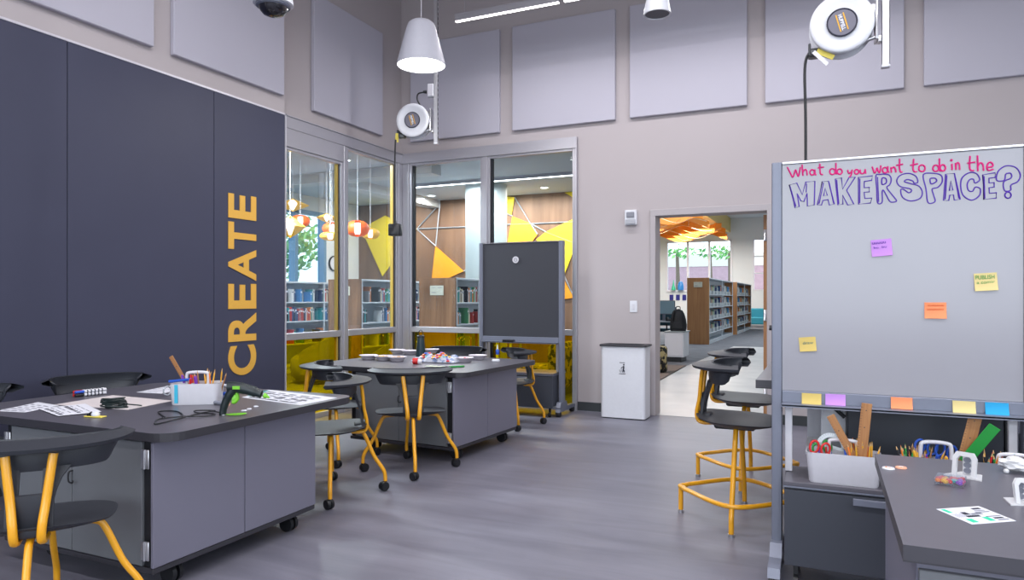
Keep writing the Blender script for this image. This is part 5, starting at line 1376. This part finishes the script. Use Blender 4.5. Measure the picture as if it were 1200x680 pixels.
# doorway bookcases
SHD = [.32, .70, 1.06, 1.42]
D0 = atZ(803, 404, 0); D1 = atZ(831, 404, 0)
bookcase(D0.x, D1.x, D1.y, 25.6, 1.89, SHD, 'tall oak-ended bookcase straight beyond the doorway', WOODO)
bookcase(-3.95, -3.0+.08, 26.0, 31.2, 1.89, SHD, 'second oak-ended bookcase farther beyond the doorway', WOODO, False)
BIN = mat('bin_grey_white', (.40, .45, .48), .5)
def book_bin(sd=0):
    rn = random.Random(sd)
    t = thing('book_bin', 'x', 'bin')
    MB().box(-.13, .13, -.20, .20, 0, .11, bev=.01).build('tub', BIN, t)
    for k in range(5):
        MB().box(-.12, .12, -.18+.07*k, -.13+.07*k, .08, rn.uniform(.2, .30), bev=.002).build('book', BKC[rn.randrange(10)], t)
    return t
bb = {}; bi = 0
for (xf, ya, yb, cs) in [(D1.x, D1.y+.45, 25.3, 'first'), (-2.92, 26.5, 30.8, 'second')]:
    for k, z in enumerate(SHD):
        y = ya
        while y < yb:
            bi += 1; q_ = (bi*5) % 7
            if q_ not in bb: bb[q_] = book_bin(q_); o = bb[q_]
            else: o = copy_tree(bb[q_])
            o.location = (xf-.157, y, z+.001); o.rotation_euler.z = 0
            tag(o, 'grey-white book bin on the %s shelf of the %s bookcase beyond the doorway' % (['lowest', 'second', 'third', 'top'][k], cs), 'bin', 'book bins on the %s shelf, %s bookcase' % (['lowest', 'second', 'third', 'top'][k], cs))
            y += .72
# lounge seats
FAB = mat('grey_felt_upholstery', (.16, .165, .17), .95, bump=.2, nscale=200)
def lounge(x, y, rz, label, s=1.):
    t = thing('lounge_chair', label, 'chair', (x, y, 0), R(rz)); t.scale = (s, s, s)
    MB().lathe([(0, .06), (.36, .06), (.42, .12), (.44, .25), (.42, .38), (.36, .43), (0, .44)], 36).build('seat', FAB, t)
    rows = []
    for k in range(25):
        a = R(80+200*k/24); hgt = .30*math.sin(PI*k/24)**.8+.02
        rows.append([(.44*math.cos(a), .44*math.sin(a), .16), (.47*math.cos(a), .47*math.sin(a), .42), (.48*math.cos(a), .48*math.sin(a), .44+hgt)])
    MB().grid(rows, thick=.06).build('backrest', FAB, t)
    MB().lathe([(0, 0), (.30, 0), (.30, .06), (0, .06)], 28).build('base', BLACK, t)
lounge(-7.15, 8.55, 190, 'rounded grey lounge chair seen through the yellow film of the side glass, left pane'); lounge(-6.15, 8.85, 200, 'grey lounge chair behind the far table, seen through the yellow right pane')
LEO = spots_mat('spotted_fabric', (.52, .42, .20), (.02, .02, .02), 11, .5)
t = thing('spotted_armchair', 'black-spotted armchair behind the dark board, seen through yellow film', 'chair', (-3.55, 8.95, 0))
MB().box(-.35, .30, -.35, .35, .10, .36, bev=.05).build('seat', LEO, t); MB().box(.16, .40, -.38, .38, .10, .70, bev=.06).build('backrest', LEO, t)
MB().box(-.30, .34, -.3, .3, 0, .10).build('base', BLACK, t)
t = thing('side_table', 'small pale side table beyond the yellow glass behind the dark board', 'table', (-4.35, 9.3, 0))
MB().box(-.22, .22, -.2, .2, .66, .70, bev=.006).build('tabletop', SHW, t)
for x in (-.19, .19):
    for y in (-.17, .17): MB().box(x-.015, x+.015, y-.015, y+.015, 0, .66).build('leg', SHW, t)
MB().box(-.20, .20, -.18, .18, .34, .36).build('lower_shelf', SHW, t)
# clock on the library wall
p = atX(387, 311, XWL) if False else Vector((XWL, 12.1, 2.06))
t = thing('wall_clock', 'small round wall clock on the white library wall', 'clock', p)
MX = frame((0, 0, 0), (0, 1, 0), (0, 0, 1), (1, 0, 0))
MB().lathe([(0, 0), (.16, 0), (.17, .02), (.16, .04), (.145, .04), (.145, .03)], 32, M=MX).build('case', BLACK, t); MB().lathe([(0, .031), (.145, .031)], 28, M=MX).build('face', PAPER, t)
MB().box(.032, .036, -.006, .006, 0, .10).box(.032, .036, 0, .07, -.006, .006).build('hands', INK, t)

# beyond the doorway
bx_ = atZ(779, 424, 0); by_ = atZ(803, 424, 0)
t = thing('white_cabinet', 'low white cabinet beyond the doorway under the black backpack', 'cabinet', (bx_.x, bx_.y, 0))
Wc = by_.x-bx_.x
hC = HC-(390-350)/812*14.1
MB().box(0, Wc, 0, .6, .10, hC, bev=.006).build('body', WHITE, t); MB().box(.03, Wc-.05, .02, .58, 0, .10).build('plinth', BLACK, t); MB().box(.02, Wc-.02, -.012, -.001, .13, hC-.03, bev=.003).build('door', OFFW, t)
MB().box(-.01, Wc+.02, -.02, .62, hC, hC+.02, bev=.004).build('top', mat('cabinet_top_grey', (.30, .34, .36), .4), t)
t = thing('backpack', 'black backpack with straps on the low white cabinet beyond the doorway', 'backpack', (bx_.x+Wc*.58, bx_.y+.28, hC+.021))
BPM = mat('backpack_nylon', (.012, .013, .018), .7, bump=.3, nscale=90)
rows = []
for j in range(15):
    v = j/14; row = []
    for k in range(25):
        a = 2*PI*k/24; c, s = math.cos(a), math.sin(a); wx = .17*(1-.0*v)*(math.sin(PI*min(1, .12+.88*v)**.6)**.35 if v < 1 else .02); wy = .11*(1-v**5*.8)
        row.append((math.copysign(abs(c)**.7, c)*wx*(1 if v < .99 else .2), math.copysign(abs(s)**.7, s)*wy*(1 if v < .99 else .2), .46*v))
    rows.append(row)
MB().grid(rows).build('body', BPM, t)
for sg in (-1, 1): MB().tube(smooth_path([(sg*.06, -.10, .43), (sg*.09, -.14, .36), (sg*.10, -.145, .22), (sg*.12, -.12, .08), (sg*.14, -.10, .03)], 5), .018, 8, flat=.5).build('shoulder_strap', BPM, t)
MB().tube(smooth_path([(-.04, -.02, .44), (-.035, -.02, .50), (.035, -.02, .50), (.04, -.02, .44)], 5), .009, 8).build('grab_handle', BPM, t)
MB().box(-.12, .12, -.135, -.10, .04, .20, bev=.02).build('front_pocket', BPM, t)
pS = atZ(776.5, 437, 0); t = thing('spotted_ottoman', 'black-spotted round ottoman at the left jamb beyond the doorway', 'ottoman', (pS.x-.12, pS.y, 0))
MB().lathe([(0, .02), (.18, .02), (.20, .05), (.20, .42), (.18, .46), (0, .47)], 28).build('body', LEO, t); MB().lathe([(0, 0), (.16, 0), (.16, .02)], 20).build('base', BLACK, t)
# desk with monitor
dk = thing('desk', 'pale desk left of the bookcase beyond the doorway', 'desk', (-3.9, 17.2, 0))
MB().box(-.75, .55, -.35, .35, .72, .75, bev=.004).build('desktop', SHW, dk)
for x in (-.70, .50):
    for y in (-.3, .3): MB().box(x-.02, x+.02, y-.02, y+.02, 0, .72).build('leg', POST, dk)
t = thing('monitor', 'pale blue screen monitor on the desk beyond the doorway', 'monitor', (-3.66, 17.15, .751))
MB().box(-.28, .28, -.015, .015, .16, .50, bev=.005).build('case', POST, t); MB().box(-.265, .265, -.018, -.015, .175, .485).build('screen', mat('pale_screen', (.38, .56, .66), .2), t); MB().box(-.03, .03, .0, .03, 0, .2).box(-.12, .12, -.08, .1, 0, .012).build('stand', POST, t)
t = thing('desk_phone', 'black desk phone on the desk beyond the doorway', 'phone', (-3.45, 16.95, .751)); MB().box(-.11, .11, -.1, .1, 0, .05, bev=.012).build('base', BLACK, t); MB().tube([(-.08, -.09, .07), (-.08, .09, .07)], .022, 8).build('handset', BLACK, t)
t = thing('office_chair', 'dark teal office chair back by the desk beyond the doorway', 'chair', (-3.75, 18.2, 0))
OCM = mat('dark_teal_fabric', (.03, .08, .11), .8)
MB().prism(rrect(-.24, .24, -.24, .24, .08), .44, .52).build('seat', OCM, t); MB().box(-.23, .23, -.26, -.20, .60, 1.10, bev=.04).build('backrest', OCM, t)
MB().cyl((0, 0, .06), (0, 0, .44), .025, n=10).tube([(0, -.1, .45), (0, -.27, .5), (0, -.27, .65)], .02, 8).build('column', BLACK, t)
for k in range(5): a = 2*PI*k/5; MB().tube([(0, 0, .10), (.28*math.cos(a), .28*math.sin(a), .06)], .016, 8).cyl((.28*math.cos(a), .28*math.sin(a)-.015, .03), (.28*math.cos(a), .28*math.sin(a)+.015, .03), .03, n=12).build('leg', BLACK, t)
# navy square tiles under the far window, sill vases
for k, px in enumerate((787, 794.5, 802, 809.5)):
    a = atY(px-2.2, 345.5, YE); b = atY(px+2.2, 352, YE)
    tag(MB().box(a.x, b.x, YE-.04, YE-.001, b.z, a.z, bev=.004).build('wall_tile', mat('navy_tile', (.02, .02, .20), .4)), 'navy square on the far wall under the window, %s' % ['leftmost of four', 'second from the left', 'third from the left', 'nearest the oak bookcase'][k], 'tile', 'navy squares under the far window')
p = atY(788.5, 338, YE-.3)
t = thing('sill_figure', 'green pointed figure on the far window sill', 'figure', (p.x, YE-.15, fb.z+.051)); MB().lathe([(0, 0), (.38, 0), (.34, .3), (.22, .7), (.12, 1.1), (.05, 1.75), (0, 1.8)], 20, M=Matrix.Scale(.30, 4)).build('body', mat('glass_green', (.02, .5, .25), .3), t)
p = atY(797, 338, YE-.3); t = thing('sill_figure', 'blue rounded figure on the far window sill', 'figure', (p.x, YE-.15, fb.z+.051)); MB().lathe([(0, 0), (.5, 0), (.52, .6), (.44, 1.0), (.3, 1.4), (0, 1.5)], 20, M=Matrix.Scale(.30, 4)).build('body', mat('glass_blue', (.03, .22, .6), .3), t)
pA = atZ(888, 378, 0)
t = thing('teal_armchair', 'teal armchair far beyond the doorway at its right side', 'chair', (pA.x*33.5/pA.y, 33.5, 0))
TL = mat('teal_upholstery', (.03, .26, .36), .8)
MB().box(-.4, .4, -.35, .4, .12, .45, bev=.04).build('seat', TL, t); MB().box(-.4, .4, .25, .42, .4, .85, bev=.05).build('backrest', TL, t)
for s in (-1, 1): MB().box(s*.42-.08, s*.42+.08, -.35, .4, .12, .62, bev=.04).build('armrest', TL, t)
for x in (-.35, .35):
    for y in (-.3, .3): MB().box(x-.02, x+.02, y-.02, y+.02, 0, .12).build('leg', BLACK, t)

# ---------------- outdoors
LEAF = spots_mat('leaf_green', (.08, .28, .08), (.30, .58, .18), 3., .5)
def foliage(name, label, loc, sx, sy, sz, n, ls, cat='tree', trunk=None, grp=None):
    t = thing(name, label, cat, loc, group=grp); mb = MB()
    for k in range(n):
        a = random.uniform(0, 2*PI); u = random.uniform(-1, 1); rr = random.random()**.4; q = math.sqrt(1-u*u)
        c = Vector((sx*rr*q*math.cos(a), sy*rr*q*math.sin(a), sz*rr*u)); ax = Vector((random.gauss(0, 1), random.gauss(0, 1), random.gauss(0, 1))).normalized(); b = ax.orthogonal().normalized()*ls; d = ax.cross(b).normalized()*ls*.5
        mb.add([c-b, c-d, c+b, c+d], [(0, 1, 2, 3)])
    mb.build('foliage', LEAF, t)
    if trunk: MB().tube([(0, 0, -loc[2]), (.05, 0, -loc[2]*.4), (0, 0, 0), (.1, 0, sz*.5)], [trunk, trunk*.8, trunk*.6, trunk*.2], 10).build('trunk', mat('bark', (.16, .12, .09), .9), t)
    return t
foliage('garden_tree', 'leafy green tree outside the blue-framed library window', (-14.2, 13.6, 2.9), 1.0, 3.4, 1.5, 1900, .14, trunk=.12)
foliage('garden_hedge', 'green hedge outside the blue-framed library window', (-12.2, 13.0, .3), .5, 3.0, .55, 1500, .10, 'hedge')
for k, (px, zz, w, l) in enumerate([(797, 4.3, 1.6, 'thin street tree left outside the far window'), (828, 4.4, 1.7, 'street tree with a visible trunk outside the middle of the far window'), (846, 4.2, 1.5, 'street tree right outside the far window')]):
    p = atY(px, 300, 46+2*k); foliage('street_tree', l, (p.x, 45+4.5*k, zz+.25*k), w, w*.8, .5, 60, .2, trunk=.16, grp=None)
bd = thing('brick_building', 'pale-banded brick building across the street outside the far window', 'building', (-14, 62, 0))
brk = mat('purple_brick', (.42, .28, .32), .9, noise=.2, nscale=3)
MB().box(-18, 22, 0, 6, 0, 4.1).build('brick_wall', brk, bd); MB().box(-18.05, 22.05, -.05, 6, 4.1, 5.2).build('parapet', mat('pale_parapet', (.62, .58, .52), .8), bd)
m = MB().box(-60, 40, -30, 100, -.25, -.12); struct('ground', m, mat('street_asphalt', (.35, .36, .36), .9))
# ================================================================== LIGHT AND CAMERA
W = bpy.data.worlds.new('overcast_sky'); SC.world = W; W.use_nodes = True
bg = W.node_tree.nodes['Background']; bg.inputs[0].default_value = (.80, .91, 1., 1); bg.inputs[1].default_value = 2.6
# linear pendants added out of view to light the rest of the room
k = 0
for y, x0, x1, pw in [(3.3, -3.4, -.3, 68), (3.3, .2, 3.4, 50), (.2, -3.4, -.3, 66), (.2, .2, 3.4, 50), (-2.9, -3.2, 3.2, 100)]:
    linear(x0, x1, y, LP.z+.6, ['slim linear light above the near left table, out of the picture', 'slim linear light above the right work table, out of the picture', 'slim linear light over the viewer on the left', 'slim linear light over the viewer on the right', 'slim linear light at the front of the room'][k], pw); k += 1
for o in bpy.data.objects:
    pass
# the lit cone lamp
pl = bpy.data.lights.new('pendant_bulb', 'AREA'); pl.shape = 'DISK'; pl.size = .40; pl.energy = 18; pl.color = (1, .97, .93)
po = bpy.data.objects.new('pendant_bulb', pl); COL.objects.link(po); po.location = (-3.35, 5.39, 3.415-.004)
# added area lights imitate daylight from unseen openings behind and right
area('window_daylight', (0, YF+.05, 2.65), 7.4, 3.4, 130, (.86, .92, 1.), (R(90), 0, 0))
area('window_daylight', (XR-.05, 1., 2.3), 7., 2.6, 60, (.86, .92, 1.), (0, R(90), 0))

cam = bpy.data.cameras.new('camera'); co = bpy.data.objects.new('camera', cam); COL.objects.link(co)
cam.sensor_fit = 'HORIZONTAL'; cam.sensor_width = 36; cam.lens = 812/1200*36; cam.shift_y = 10/1200; cam.clip_start = .05; cam.clip_end = 300
co.location = (0, 0, HC); co.rotation_euler = (R(90), 0, math.atan2(SA, CA)); SC.camera = co
SC.view_settings.view_transform = 'Standard'; SC.view_settings.look = 'None'; SC.view_settings.gamma = 1; SC.view_settings.exposure = .3; SC.view_settings.use_curve_mapping = False
try: SC.cycles.max_bounces = 8; SC.cycles.transparent_max_bounces = 16; SC.cycles.use_denoising = True; SC.cycles.sample_clamp_indirect = 6; SC.cycles.caustics_reflective = False; SC.cycles.caustics_refractive = False
except Exception: pass
